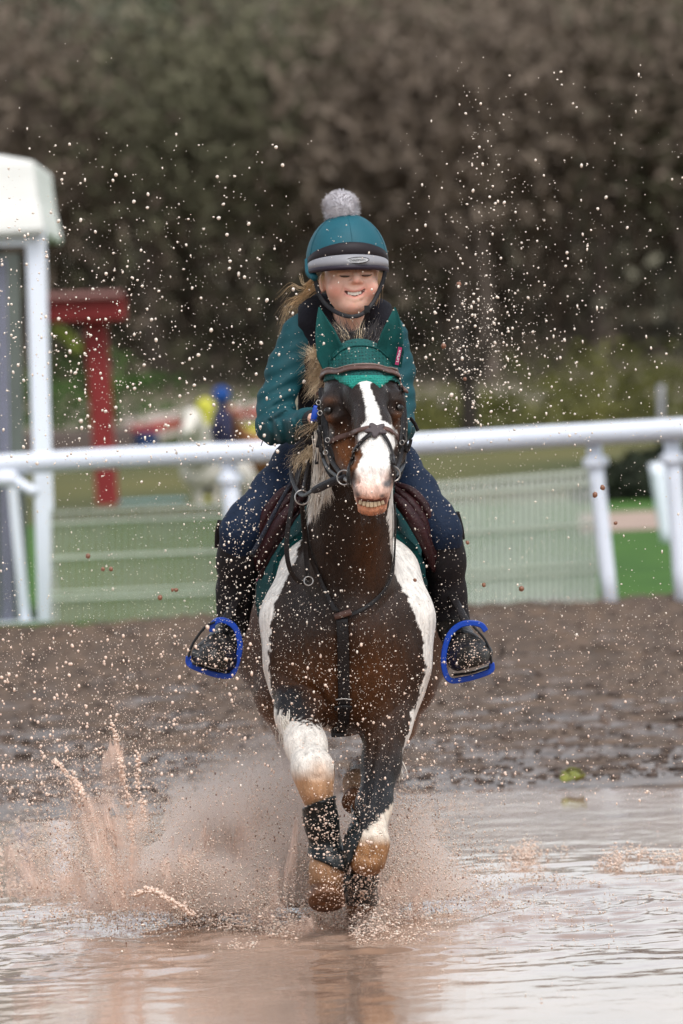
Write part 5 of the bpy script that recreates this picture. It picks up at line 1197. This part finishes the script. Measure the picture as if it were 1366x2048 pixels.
o = mesh('undergrowth', V, np.arange(nl*4).reshape(-1, 4), None, m_tw[0], False, midx=np.where(zone > .25, 1, np.where(zone < -.3, 2, 0))); o.data.materials.append(m_tw[1]); o.data.materials.append(m_tw[3]); tag(o, 'brown twiggy undergrowth filling the hillside wood', 'undergrowth', kind='stuff')
for yy0 in (345, 362, 392, 430):
    for k_ in range(13):
        for sg in (-1, 1):
            x = sg*(yy0*.062+3.5+k_*5.2+g.uniform(-1.5, 1.5)); y = yy0+g.uniform(-6, 6)+k_*.6
            _side_tree(x, y)
# dark single trunk standing nearer, right of the rider
m_bark = mat('dark_bark', (.020, .015, .011), .9, noise=.2, nsc=3)
t = empty('near_tree', P(940, 935, 112), 'dark bare tree trunk rising behind the rail right of the rider', 'tree')
tube('trunk', [P(946, 945, 112), P(940, 860, 112), P(936, 780, 112.2), (P(928, 700, 112.5)), P(915, 600, 113)], [.20, .16, .13, .10, .05], m_bark, t, 4, 8)
tube('limb', [P(936, 790, 112.2), P(900, 720, 112), P(870, 640, 112)], [.08, .04], m_bark, t, 4, 6); tube('limb', [P(936, 770, 112.2), P(975, 700, 112), P(990, 600, 112)], [.08, .04], m_bark, t, 4, 6)
# bushes on the bank
m_bush = [mat('bush_olive', (.055, .060, .014), .9, col2=(.12, .115, .03), nsc=.8), mat('bush_dark', (.012, .020, .010), .9, col2=(.03, .035, .02), nsc=1), mat('bush_green', (.03, .07, .012), .9, col2=(.06, .11, .025), nsc=1)]
def bush(px, py, Y, w, h, mi, label):
    nl = 1400; gg = np.random.default_rng(int(px+py)); d_ = gg.normal(size=(nl, 3)); d_ /= np.linalg.norm(d_, axis=1)[:, None]; d_ *= gg.random((nl, 1))**.35
    c = P(px, py, Y); C2 = c+d_*np.array([w/2, w/3, h/2]); C2 += .1*w*np.stack([vnoise(d_, 2.5, k) for k in range(3)], -1)
    u = gg.normal(size=(nl, 3)); u /= np.linalg.norm(u, axis=1)[:, None]; vv = np.cross(u, gg.normal(size=(nl, 3))); vv /= np.linalg.norm(vv, axis=1)[:, None]; s_ = .07
    V = np.stack([C2-u*s_, C2+vv*s_*.6, C2+u*s_, C2-vv*s_*.6], 1).reshape(-1, 3); t = empty('bush', (c[0], Y, terrain_h(c[0], Y)), label, 'bush')
    mesh('foliage', V, np.arange(nl*4).reshape(-1, 4), t, m_bush[mi], False)
    for q in (-.2, .15): tube('stem', [np.array([c[0]+q*w, Y, float(terrain_h(c[0], Y))-.05]), c+np.array([q*w*.6, 0, 0])], [.04, .015], m_bark, t, 2, 5)
bush(1275, 990, 80, 1.5, .9, 1, 'dark evergreen bush beyond the path between the two right posts')
bush(1010, 860, 118, 5.0, 1.3, 0, 'low olive bush above the rail right of the rider')
bush(1180, 790, 122, 4.5, 1.6, 0, 'yellowish bush on the bank at upper right of the rail')
bush(1320, 770, 124, 4.5, 1.6, 0, 'straw-coloured bush on the bank at the right edge')
bush(880, 840, 120, 3.0, 1.2, 0, 'small olive bush just right of the rider sleeve')
bush(1330, 965, 82, 1.2, .9, 1, 'dark evergreen bush at the right edge beyond the path')
bush(560, 870, 119, 5, 1.5, 2, 'green bush on the bank behind the rider elbow')
bush(150, 800, 120, 4, 1.6, 2, 'mid green bush behind the red post')
for i, (x, y) in enumerate(((1040, 1110), )): pass
# ================================================================== splashing water
def drop_mat(name, col, rough, trans=0, noise=.15):
    m_ = mat(name, col, rough, noise=noise, nsc=30, spec=.6); return m_
m_dw = drop_mat('pale_drops', (.72, .64, .55), .25); m_dp = drop_mat('peach_drops', (.76, .58, .47), .3); TET = (np.array([(1, 1, 1), (1, -1, -1), (-1, 1, -1), (-1, -1, 1)])*.65, np.array([(0, 1, 2), (0, 3, 1), (0, 2, 3), (1, 3, 2)])); m_db = drop_mat('brown_drops', (.20, .085, .045), .4)
gs = np.random.default_rng(99)
def pts_px(x, y, Y):
    d = _F[None]*FPX+_R[None]*(np.asarray(x)-683)[:, None]-_U[None]*(np.asarray(y)-1024)[:, None]; return CAMP+d*(np.asarray(Y)/d[:, 1])[:, None]
def rad(n, lo=.8, hi=3.2, p=2.5): return .82*(lo+(hi-lo)*gs.random(n)**(p*1.25))*20/FPX
BX, BY2, BS, BK = [], [], [], []
def take(n, fx, fy, fY, lo=.8, hi=3.2, p=2.5, clump=0, cs=6):
    x, y, Y = fx(n), fy(n), fY(n); C_ = pts_px(x, y, Y)
    if clump:
        k = fbm(C_, cs, 3, 3)*.5+.5; keep = gs.random(n) < np.clip((k-.5)*clump+.5, .03, 1); C_ = C_[keep]
    return C_, rad(len(C_), lo, hi, p)
U = lambda a, b: (lambda n: gs.uniform(a, b, n)); Nn = lambda m_, s_: (lambda n: gs.normal(m_, s_, n))
mix_ = lambda a, b, w: (lambda n: np.where(gs.random(n) < w, a(n), b(n)))
pale = [take(1800, Nn(330, 165), lambda n: 250+680*gs.random(n)**.62, Nn(19.6, .8), .9, 4.6, 3.6, 2, 5),
        take(1000, Nn(1000, 130), lambda n: 330+520*gs.random(n)**.7, Nn(19.5, .8), .9, 4, 3, 2, 6),
        take(950, U(800, 1366), lambda n: 80+800*gs.random(n)**.6, Nn(19.6, .5), .8, 3.2, 3, 2, 4),
        take(420, Nn(970, 45), Nn(690, 80), Nn(19.5, .35), .8, 3.4, 4), take(90, Nn(975, 36), Nn(330, 90), Nn(19.5, .3), .9, 3.6, 3),
        take(1500, Nn(130, 110), Nn(640, 190), Nn(19.7, .5), .9, 3.6, 3, 2, 5),
        take(1700, U(430, 960), lambda n: 430+1150*gs.random(n)**.75, Nn(18.7, .12), .6, 2.4, 3.6, 2, 8),
        take(450, Nn(470, 45), Nn(1090, 130), Nn(19.3, .15), .7, 2.8, 3),
        take(2600, U(-10, 1376), U(880, 1290), Nn(19.7, .6), .7, 2.6, 3, 3, 5)]
peach = [take(5200, lambda n: np.abs(gs.normal(0, 330, n)), lambda n: 1250+360*gs.random(n)**.8, Nn(19.8, .6), .7, 3.8, 4.5, 4, 5),
         take(2600, Nn(880, 190), lambda n: 1290+320*gs.random(n)**.8, Nn(19.8, .5), .7, 3.6, 4.5, 4, 5),
         take(900, U(940, 1376), lambda n: 1240+350*gs.random(n), Nn(19.8, .5), .8, 2.2, 3, 3, 4)]
def tolist(L): return np.concatenate([a[0] for a in L]), np.concatenate([a[1] for a in L])
Cp, Rp = tolist(pale); Cq, Rq = tolist(peach)
keep = Cq[:, 2] > 0.03; Cq, Rq = Cq[keep], Rq[keep]
fine = [take(6000, lambda n: np.where(gs.random(n) < .5, gs.normal(300, 200, n), gs.normal(1000, 190, n)), lambda n: 430+850*gs.random(n)**.7, Nn(19.7, .5), .45, 1.2, 2, 3, 4), take(9000, U(-10, 1376), lambda n: 1180+440*gs.random(n), Nn(19.8, .5), .45, 1.3, 2, 4, 5), take(2500, U(430, 950), lambda n: 600+900*gs.random(n), Nn(18.8, .15), .45, 1.1, 2, 3, 8)]
Cz, Rz = tolist(fine); tag(scatter('fine_spray', Cz, Rz, OCT, m_dw, squash=np.stack([np.ones(len(Cz)), np.ones(len(Cz)), gs.uniform(.8, 2, len(Cz))], -1)), 'finest specks of spray in the air over the whole scene', 'spray', kind='stuff')
# the largest three hundred drops are things of their own, the rest is spray
allC = np.concatenate([Cp, Cq]); allR = np.concatenate([Rp, Rq]); isp = np.concatenate([np.ones(len(Cp), bool), np.zeros(len(Cq), bool)])
order = np.argsort(-allR/allC[:, 1]); big = order[:285]; rest = order[285:]
def dropmesh(m_, seed):
    gg = np.random.default_rng(seed); V, Fq = ball((0, 0, 0), 1, 8, 6); V = V*(1+.28*vnoise(V, 1.3, seed)[:, None])
    me = bpy.data.meshes.new('droplet'); me.from_pydata([tuple(v) for v in V.tolist()], [], Fq); me.materials.append(m_); me.polygons.foreach_set('use_smooth', [True]*len(me.polygons)); me.update(); me.validate(); return me
DM = [dropmesh(m_dw, i) for i in range(4)]+[dropmesh(m_dp, 10+i) for i in range(4)]
for q, i in enumerate(big):
    o = bpy.data.objects.new('water_drop', DM[(0 if isp[i] else 4)+q % 4]); COL.objects.link(o); o.location = allC[i]; r = allR[i]*gs.uniform(.85, 1.1)
    o.scale = (r, r, r*gs.uniform(.9, 1.3)); o.rotation_euler = (0, gs.uniform(-.5, .5), 0)
    tag(o, 'pale muddy water drop flying through the air around pony and rider' if isp[i] else 'peach muddy water drop thrown up above the bank', 'water drop', 'pale drops flying in the air' if isp[i] else 'peach drops over the bank')
rb = rest
st = np.stack([gs.uniform(.8, 1.3, len(rb)), 1+0*rb, gs.uniform(.8, 1.2, len(rb))+1.2*gs.random(len(rb))**4], -1)
w = isp[rb]
tag(scatter('spray', allC[rb][w], allR[rb][w], ICO, m_dw, squash=st[w], jitter=.12), 'fine pale water spray hanging in the air around the rider', 'spray', kind='stuff')
tag(scatter('spray', allC[rb][~w], allR[rb][~w], ICO, m_dp, squash=st[~w], jitter=.16), 'peach muddy spray thrown over the bank at both sides', 'spray', kind='stuff')
# mud crumbs
specs = [(1190, 990, 6), (1205, 975, 5.5), (1043, 1177, 5.5), (1231, 1046, 4), (918, 568, 5), (320, 1195, 5), (206, 1138, 4.5), (222, 1138, 4.5), (176, 1112, 5), (887, 692, 5), (345, 1180, 3.5), (935, 1085, 4), (968, 1170, 4), (830, 1160, 3.5), (930, 758, 4), (352, 1180, 4)]
for k, (x, y, r) in enumerate(specs):
    V, Fq = ball((0, 0, 0), 1, 8, 6); V = V*(1+.25*vnoise(V, 1.5, k)[:, None])*M(r)
    side = 'right of the pony' if x > 700 else 'left of the pony'
    tag(mesh('mud_crumb', V+P(x, y, 19.4+.05*(k % 5)), Fq, None, m_db), 'small red-brown mud crumb flying in the air %s' % side, 'mud crumb', 'mud crumbs %s' % side)

# ---- the burst round the hooves: ballistic jets
def jets(bases, n, vmax, spread, up, seed, tmax=.45):
    gg = np.random.default_rng(seed); out = []
    for (x, y, Y, vx, vz, vy, cnt, sp) in bases:
        p0 = P(x, y, Y); m_ = int(cnt); t = tmax*gg.random(m_)**.8; v = np.array([vx, vy, vz])[None]+gg.normal(0, sp, (m_, 3))*np.array([1, .8, 1])
        q = p0+v*t[:, None]; q[:, 2] -= 4.9*t*t; q += gg.normal(0, .008, q.shape); out.append(q)
    return np.concatenate(out)
B = []
for k in range(34):
    x = gs.uniform(330, 800); B.append((x, 1850, gs.uniform(19.7, 20.6), gs.normal(-.35*(600-x)/300, .5), gs.uniform(.5, 2.6), gs.normal(0, .3), 2400, .22))
for k in range(14):
    B.append((gs.normal(250, 25), 1815, gs.uniform(19.8, 20.3), gs.normal(-.45, .45), gs.uniform(1.2, 3.2), gs.normal(0, .2), 750, .20))
for k in range(10):
    B.append((gs.uniform(700, 830), 1850, gs.uniform(19.7, 20.4), gs.uniform(.2, 1.3), gs.uniform(.4, 2.2), gs.normal(0, .2), 1100, .2))
J = jets(B, 0, 0, 0, 0, 3)
J = J[(J[:, 2] > .0)]
# soft mass behind and beside the legs
sx, sy, ry = gs.normal(520, 170, 130000), 1860-np.abs(gs.normal(0, 165, 130000)), gs.normal(20.45, .35, 130000)
Ms = pts_px(sx, sy, ry); k = fbm(Ms, 4.5, 4, 7)*.5+.5; Ms = Ms[(gs.random(len(Ms)) < np.clip((k-.42)*3.2, .05, 1)) & (Ms[:, 2] > 0)]
A_ = np.concatenate([J, Ms]); px_, py_ = proj(A_)
near_leg = (np.abs(px_-650) < 60) & (A_[:, 1] < 19.9) & (gs.random(len(A_)) < .75)
A_ = A_[~near_leg]; px_, py_ = proj(A_)
rr_ = rad(len(A_), .55, 2.2, 3.5); w = gs.random(len(A_))
for nm, sel, mm in (('splash', w < .62, m_dp), ('splash', (w >= .62) & (w < .93), m_dw), ('splash', w >= .93, m_db)):
    tag(scatter(nm, A_[sel], rr_[sel]*1.25, TET, mm, squash=np.stack([1+0*w[sel], 1+0*w[sel], 1+.8*gs.random(sel.sum())], -1)), {0: 'peach splash bursting up round the pony hooves', 1: 'pale fine spray in the burst round the hooves', 2: 'brown muddy drops in the burst round the hooves'}[0 if mm is m_dp else 1 if mm is m_dw else 2], 'splash', kind='stuff')

# ---- froth and small splashes lying on the water
def froth(n, cx, sx_, cy, sy_, lo, hi, hgt=0, cs=8):
    x = gs.normal(cx, sx_, n); y = gs.normal(cy, sy_, n); d = np.stack([G(a, b_) for a, b_ in zip(x, y)]); k = fbm(d*np.array([1, .35, 1]), cs, 3, 9)*.5+.5
    keep = gs.random(n) < np.clip((k-.5)*6, 0, 1); d = d[keep]; d[:, 2] = water_h(d[:, 0], d[:, 1])+.002+np.abs(gs.normal(0, hgt, keep.sum())); return d, rad(keep.sum(), lo, hi, 3)
F_ = [froth(3500, 120, 160, 1700, 25, .8, 3.5, .012), froth(3500, 220, 140, 1800, 18, .8, 4, .016), froth(3600, 1200, 130, 1722, 9, .8, 4, .016), froth(600, 1055, 15, 1715, 7, 1, 4, .025), froth(700, 1250, 22, 1722, 6, 1, 4, .022),
      froth(2500, 1000, 230, 1770, 40, .7, 2.6, .004), froth(9000, 560, 190, 1850, 20, .8, 4, .030), froth(5000, 650, 100, 1862, 14, .8, 3.4, .05), froth(2500, 640, 130, 1885, 10, .8, 3, .010), froth(1600, 860, 60, 1640, 25, .8, 3, .006), froth(1500, 1000, 300, 1840, 60, .7, 2.2, .001, 5), froth(1000, 60, 60, 1660, 30, 1, 4, .02)]
F_ += [froth(9000, 200, 190, 1740, 55, .7, 3.4, .018), froth(6000, 150, 150, 1790, 22, .7, 3.6, .03), froth(4000, 820, 110, 1800, 40, .6, 2.6, .012), froth(2500, 380, 140, 1650, 25, .6, 2.6, .02), froth(3000, 1150, 180, 1745, 22, .6, 2.6, .006)]
Cf, Rf = tolist(F_); sel = gs.random(len(Cf)) < .75
tag(scatter('froth', Cf[sel], Rf[sel]*1.15, OCT, m_dp, squash=np.stack([gs.uniform(1, 2, sel.sum()), gs.uniform(1, 2, sel.sum()), gs.uniform(.5, 1, sel.sum())], -1)), 'peach froth and little splashes on the brown water', 'froth', kind='stuff')
tag(scatter('froth', Cf[~sel], Rf[~sel]*1.15, OCT, m_dw), 'pale bubbles and drops on the brown water', 'froth', kind='stuff')

# ---- sheets of thrown water
m_sheet, nt, n, l, b = node_mat('water_sheet')
b.inputs['Base Color'].default_value = (.78, .60, .50, 1); b.inputs['Roughness'].default_value = .22
tr = n.new('ShaderNodeBsdfTransparent'); mx = n.new('ShaderNodeMixShader'); tc = n.new('ShaderNodeTexCoord'); nz = n.new('ShaderNodeTexNoise'); nz.inputs['Scale'].default_value = 9; nz.inputs['Detail'].default_value = 6; nz.inputs['Distortion'].default_value = .8
l.new(tc.outputs['Object'], nz.inputs['Vector']); mr = n.new('ShaderNodeMapRange'); mr.inputs[1].default_value = .35; mr.inputs[2].default_value = .65; mr.inputs[3].default_value = .06; mr.inputs[4].default_value = .62; l.new(nz.outputs['Fac'], mr.inputs[0])
tls = n.new('ShaderNodeBsdfTranslucent'); tls.inputs[0].default_value = (.85, .68, .58, 1); m2 = n.new('ShaderNodeMixShader'); m2.inputs[0].default_value = .45; l.new(b.outputs[0], m2.inputs[1]); l.new(tls.outputs[0], m2.inputs[2])
bu = n.new('ShaderNodeBump'); bu.inputs['Strength'].default_value = .6; bu.inputs['Distance'].default_value = .01; l.new(nz.outputs['Fac'], bu.inputs['Height']); l.new(bu.outputs[0], b.inputs['Normal'])
vc = n.new('ShaderNodeVertexColor'); vc.layer_name = 'coat'; mlt = n.new('ShaderNodeMath'); mlt.operation = 'MULTIPLY'; l.new(vc.outputs['Color'], mlt.inputs[0]); l.new(mr.outputs[0], mlt.inputs[1]); l.new(mlt.outputs[0], mx.inputs[0]); l.new(tr.outputs[0], mx.inputs[1]); l.new(m2.outputs[0], mx.inputs[2]); l.new(mx.outputs[0], n['Material Output'].inputs[0])
def sheet(base, top, label, nu=60, nv=40, rag=.25, bow=.05, seed=0):
    Bc = catmull([P(*p) for p in base], 12); Tc = catmull([P(*p) for p in top], 12)
    bi = np.stack([np.interp(np.linspace(0, 1, nu), np.linspace(0, 1, len(Bc)), Bc[:, k]) for k in range(3)], -1); ti = np.stack([np.interp(np.linspace(0, 1, nu), np.linspace(0, 1, len(Tc)), Tc[:, k]) for k in range(3)], -1)
    us = np.linspace(0, 1, nu); hcol = 1+rag*(fbm(np.stack([us*7, us*0+seed, us*0], -1), 1, 4, seed)) ; hcol -= rag*.8*(np.abs(us-.5)*2)**4
    v_ = np.linspace(0, 1, nv)
    W = bi[:, None]*(1-v_[None, :, None]*hcol[:, None, None])+ti[:, None]*(v_[None, :, None]*hcol[:, None, None])
    W[..., 1] -= bow*np.sin(math.pi*v_)[None]; W += (.010*fbm(W, 5, 3, seed))[..., None]*np.array([.6, 1, .4])
    F0 = []; al = np.ones((nu, nv)); ed = np.abs(us-.5)*2; al *= np.clip((1-ed[:, None])*3.5, 0, 1)*np.clip((1-v_[None])*5.0, 0, 1)*(.55+.45*v_[None]**.5)
    hole = fbm(W, 9, 3, seed+4)
    for i in range(nu-1):
        for j in range(nv-1):
            if hole[i, j] > .50-.80*max(0, v_[j]-.35): continue
            a = i*nv+j; F0.append((a, a+1, a+nv+1, a+nv))
    o = mesh('water_sheet', W.reshape(-1, 3), F0, None, m_sheet, col=np.repeat(al.reshape(-1, 1), 3, 1)); s_ = o.modifiers.new('thick', 'SOLIDIFY'); s_.thickness = .003
    tag(o, label, 'water sheet', kind='stuff'); return o
sheet([(200, 1818, 20.15), (240, 1822, 20.0), (285, 1812, 19.95)], [(112, 1585, 20.30), (190, 1548, 20.1), (318, 1556, 20.0)], 'thin tongue of peach water thrown up at the left of the pony', seed=1, rag=.16, nu=90, nv=60)
sheet([(232, 1818, 19.90), (245, 1819, 19.92), (262, 1812, 19.98)], [(150, 1640, 19.95), (195, 1610, 20.0), (240, 1650, 20.05)], 'darker fold of thrown water inside the left tongue', seed=2, rag=.22)
sheet([(196, 1600, 20.1), (225, 1600, 20.08), (262, 1600, 20.06)], [(212, 1452, 20.1), (228, 1440, 20.1), (250, 1470, 20.1)], 'thin finger of water above the left tongue', nu=40, nv=40, rag=.35, bow=.01, seed=5)
sheet([(262, 1815, 20.0), (300, 1822, 20.0), (345, 1826, 20.05)], [(300, 1700, 20.05), (350, 1690, 20.1), (420, 1740, 20.15)], 'torn low fan of water between the left tongue and the legs', seed=9, rag=.5)
for k, (x0, x1, y0, yt, xc, sd, Y_) in enumerate(((330, 420, 1835, 1640, 395, 11, 20.3), (420, 520, 1848, 1600, 500, 12, 20.4), (500, 600, 1855, 1690, 560, 13, 20.0), (690, 790, 1855, 1720, 770, 14, 19.9), (760, 850, 1845, 1700, 830, 15, 20.2), (20, 110, 1790, 1700, 50, 16, 20.1), (110, 190, 1815, 1690, 120, 17, 20.3), (560, 640, 1865, 1770, 575, 18, 19.6))):
    w_ = (x1-x0)*.8
    sheet([(x0, y0, Y_), ((x0+x1)/2, y0+6, Y_-.08), (x1, y0, Y_)], [(xc-w_, yt+30, Y_+.1), (xc, yt, Y_), (xc+w_*.7, yt+25, Y_+.1)], 'ragged fan of muddy water torn up %s' % ('left of the legs' if x1 < 560 else 'right of the legs' if x0 > 650 else 'at the front hooves'), seed=sd, rag=.55)
def string(pts, n, seed, r0=2.2):
    gg = np.random.default_rng(seed); path = catmull([P(*p) for p in pts], 20); i = gg.integers(0, len(path), n); c = path[i]+gg.normal(0, .004, (n, 3)); return c, .8*M(r0)*gg.uniform(.4, 1.5, n)**1.3
ST = [string([(268, 1792, 19.9), (300, 1778, 19.85), (340, 1800, 19.8), (388, 1830, 19.8)], 260, 1, 2.6), string([(225, 1450, 20.1), (238, 1500, 20.1), (246, 1560, 20.08)], 160, 2), string([(150, 1560, 20.2), (200, 1660, 20.1), (250, 1800, 19.95)], 320, 3, 2.8), string([(240, 1520, 20.05), (262, 1640, 20.05), (262, 1790, 20.0)], 240, 4), string([(110, 1520, 20.2), (140, 1560, 20.2), (160, 1620, 20.2)], 120, 5), string([(280, 1500, 20.0), (275, 1560, 20.0), (290, 1640, 20.0)], 100, 6)]
Cs, Rs = tolist(ST); tag(scatter('water_strings', Cs, Rs, ICO, m_dp, jitter=.2, squash=np.stack([gs.uniform(.8, 1.8, len(Cs)), np.ones(len(Cs)), gs.uniform(.8, 1.8, len(Cs))], -1)), 'beaded strings of peach water along the thrown sheets', 'water', kind='stuff')
# water and mud spots clinging to boots, legs, chest and tack
objs = [o for o in bpy.data.objects if o.type == 'MESH' and (o.name.startswith('leg_boot') or o.name in ('body', 'girth') or o.name.startswith('half_chap') or o.name.startswith('boot') or o.name.startswith('knee_roll') or o.name.startswith('hoof'))]
VV = []; FF = []; nn0 = 0
for o in objs:
    if 'person' in (o.parent.name if o.parent else '') and o.name.startswith('body'): continue
    co = np.zeros(len(o.data.vertices)*3, np.float32); o.data.vertices.foreach_get('co', co); co = co.reshape(-1, 3); VV.append(co); FF += [[i+nn0 for i in p.vertices] for p in o.data.polygons]; nn0 += len(co)
TB = BVHTree.FromPolygons(np.concatenate(VV).tolist(), FF); C1 = []; R1 = []
for n_, cx, cy, sx_, sy_, lo, hi in ((500, 650, 1660, 40, 45, .6, 2.6), (420, 720, 1780, 26, 26, .6, 2.6), (300, 655, 1780, 32, 30, .5, 1.6), (500, 690, 1380, 110, 90, .4, 1.5), (200, 430, 1310, 28, 26, .5, 1.8), (200, 940, 1310, 28, 26, .5, 1.8), (220, 745, 1600, 30, 80, .4, 1.5)):
    for _ in range(n_):
        x, y = gs.normal(cx, sx_), gs.normal(cy, sy_); q, nm = hit(x, y, .0006, None, TB)
        if q[1] < 20.6 and abs(q[1]-19.6) > 1e-6: C1.append(q); R1.append(M(lo+(hi-lo)*gs.random()**3))
tag(scatter('mud_spots', np.array(C1), np.array(R1), ICO, m_dp, squash=np.stack([gs.uniform(.7, 1.8, len(C1)), np.full(len(C1), .5), gs.uniform(.7, 1.8, len(C1))], -1), jitter=.15), 'peach water spots clinging to legs, boots and chest of the pony', 'spots', kind='stuff')
# a yellowing leaf clump on the mud by the water edge
lf = empty('leaf_clump', G(1145, 1578), 'yellow-green clump of wet leaves on mud at the right water edge', 'leaf clump')
m_leaf = mat('wet_leaf', (.16, .17, .03), .5, noise=.3, nsc=20)
for k in range(7):
    c = G(1131+k*5, 1580-(k % 3)*4)+np.array([0, 0, .045+.006*(k % 3)]); a = k*1.7
    MB().add(ball(c, (.022, .03, .006), 8, 5, Matrix.Rotation(a, 3, 'Z')@Matrix.Rotation(.5, 3, 'X'))).build('leaf', m_leaf, lf)

# ---- the mist of fine water between and around the legs (a real volume where it hangs)
MF = Field(frange(-1.1, .55, .03), frange(19.75, 21.3, .04), frange(.0, .85, .03))
for x, y, Y, r in ((430, 1800, 20.3, 110), (330, 1760, 20.4, 90), (560, 1700, 20.5, 130), (520, 1590, 20.6, 90), (660, 1780, 20.5, 100), (790, 1780, 20.4, 95), (810, 1680, 20.5, 70), (200, 1790, 20.4, 75), (110, 1790, 20.5, 60), (930, 1790, 20.5, 60), (470, 1680, 20.5, 110), (560, 1500, 20.6, 70), (860, 1780, 20.5, 80), (400, 1600, 20.6, 70)):
    MF.ell(P(x, y, Y), (M(r), M(r)*1.2, M(r)*.95), .12)
MF.D = MF.D+(.10*fbm(MF.grid(), 3.2, 4, 5)).astype(np.float32)
MF.D = np.maximum(MF.D, .035-MF.grid()[..., 2]).astype(np.float32); MF.D[[0, -1]] = .1; MF.D[:, [0, -1]] = .1; MF.D[:, :, [0, -1]] = .1
V, Fq = MF.nets(); mm_ = bpy.data.materials.new('water_mist'); mm_.use_nodes = True; nt = mm_.node_tree; n = nt.nodes; l = nt.links; n.remove(n['Principled BSDF'])
pv = n.new('ShaderNodeVolumePrincipled'); pv.inputs['Color'].default_value = (.985, .915, .865, 1); pv.inputs['Anisotropy'].default_value = .2; l.new(pv.outputs[0], n['Material Output'].inputs['Volume'])
tc = n.new('ShaderNodeTexCoord'); nz = n.new('ShaderNodeTexNoise'); nz.inputs['Scale'].default_value = 5; nz.inputs['Detail'].default_value = 4; l.new(tc.outputs['Object'], nz.inputs['Vector'])
mr = n.new('ShaderNodeMapRange'); mr.inputs[1].default_value = .36; mr.inputs[2].default_value = .68; mr.inputs[3].default_value = 0; mr.inputs[4].default_value = 70; l.new(nz.outputs['Fac'], mr.inputs[0])
sx = n.new('ShaderNodeSeparateXYZ'); l.new(tc.outputs['Object'], sx.inputs[0]); m3 = n.new('ShaderNodeMapRange'); m3.inputs[1].default_value = .05; m3.inputs[2].default_value = .55; m3.inputs[3].default_value = 1; m3.inputs[4].default_value = .05; l.new(sx.outputs['Z'], m3.inputs[0])
mu = n.new('ShaderNodeMath'); mu.operation = 'MULTIPLY'; l.new(mr.outputs[0], mu.inputs[0]); l.new(m3.outputs[0], mu.inputs[1]); mc = P(540, 1800, 20.4); ms = n.new('ShaderNodeVectorMath'); ms.operation = 'SUBTRACT'; ms.inputs[1].default_value = tuple(mc); l.new(tc.outputs['Object'], ms.inputs[0])
md = n.new('ShaderNodeVectorMath'); md.operation = 'DIVIDE'; md.inputs[1].default_value = (.78, 1.0, .56); l.new(ms.outputs[0], md.inputs[0]); ml_ = n.new('ShaderNodeVectorMath'); ml_.operation = 'LENGTH'; l.new(md.outputs[0], ml_.inputs[0])
mf = n.new('ShaderNodeMapRange'); mf.interpolation_type = 'SMOOTHSTEP'; mf.inputs[1].default_value = .35; mf.inputs[2].default_value = 1.0; mf.inputs[3].default_value = 1; mf.inputs[4].default_value = 0; l.new(ml_.outputs['Value'], mf.inputs[0])
mq = n.new('ShaderNodeMath'); mq.operation = 'MULTIPLY'; l.new(mu.outputs[0], mq.inputs[0]); l.new(mf.outputs[0], mq.inputs[1]); l.new(mq.outputs[0], pv.inputs['Density'])
tag(mesh('mist', V, Fq, None, mm_), 'peach mist of fine water hanging round the legs', 'mist', kind='stuff')
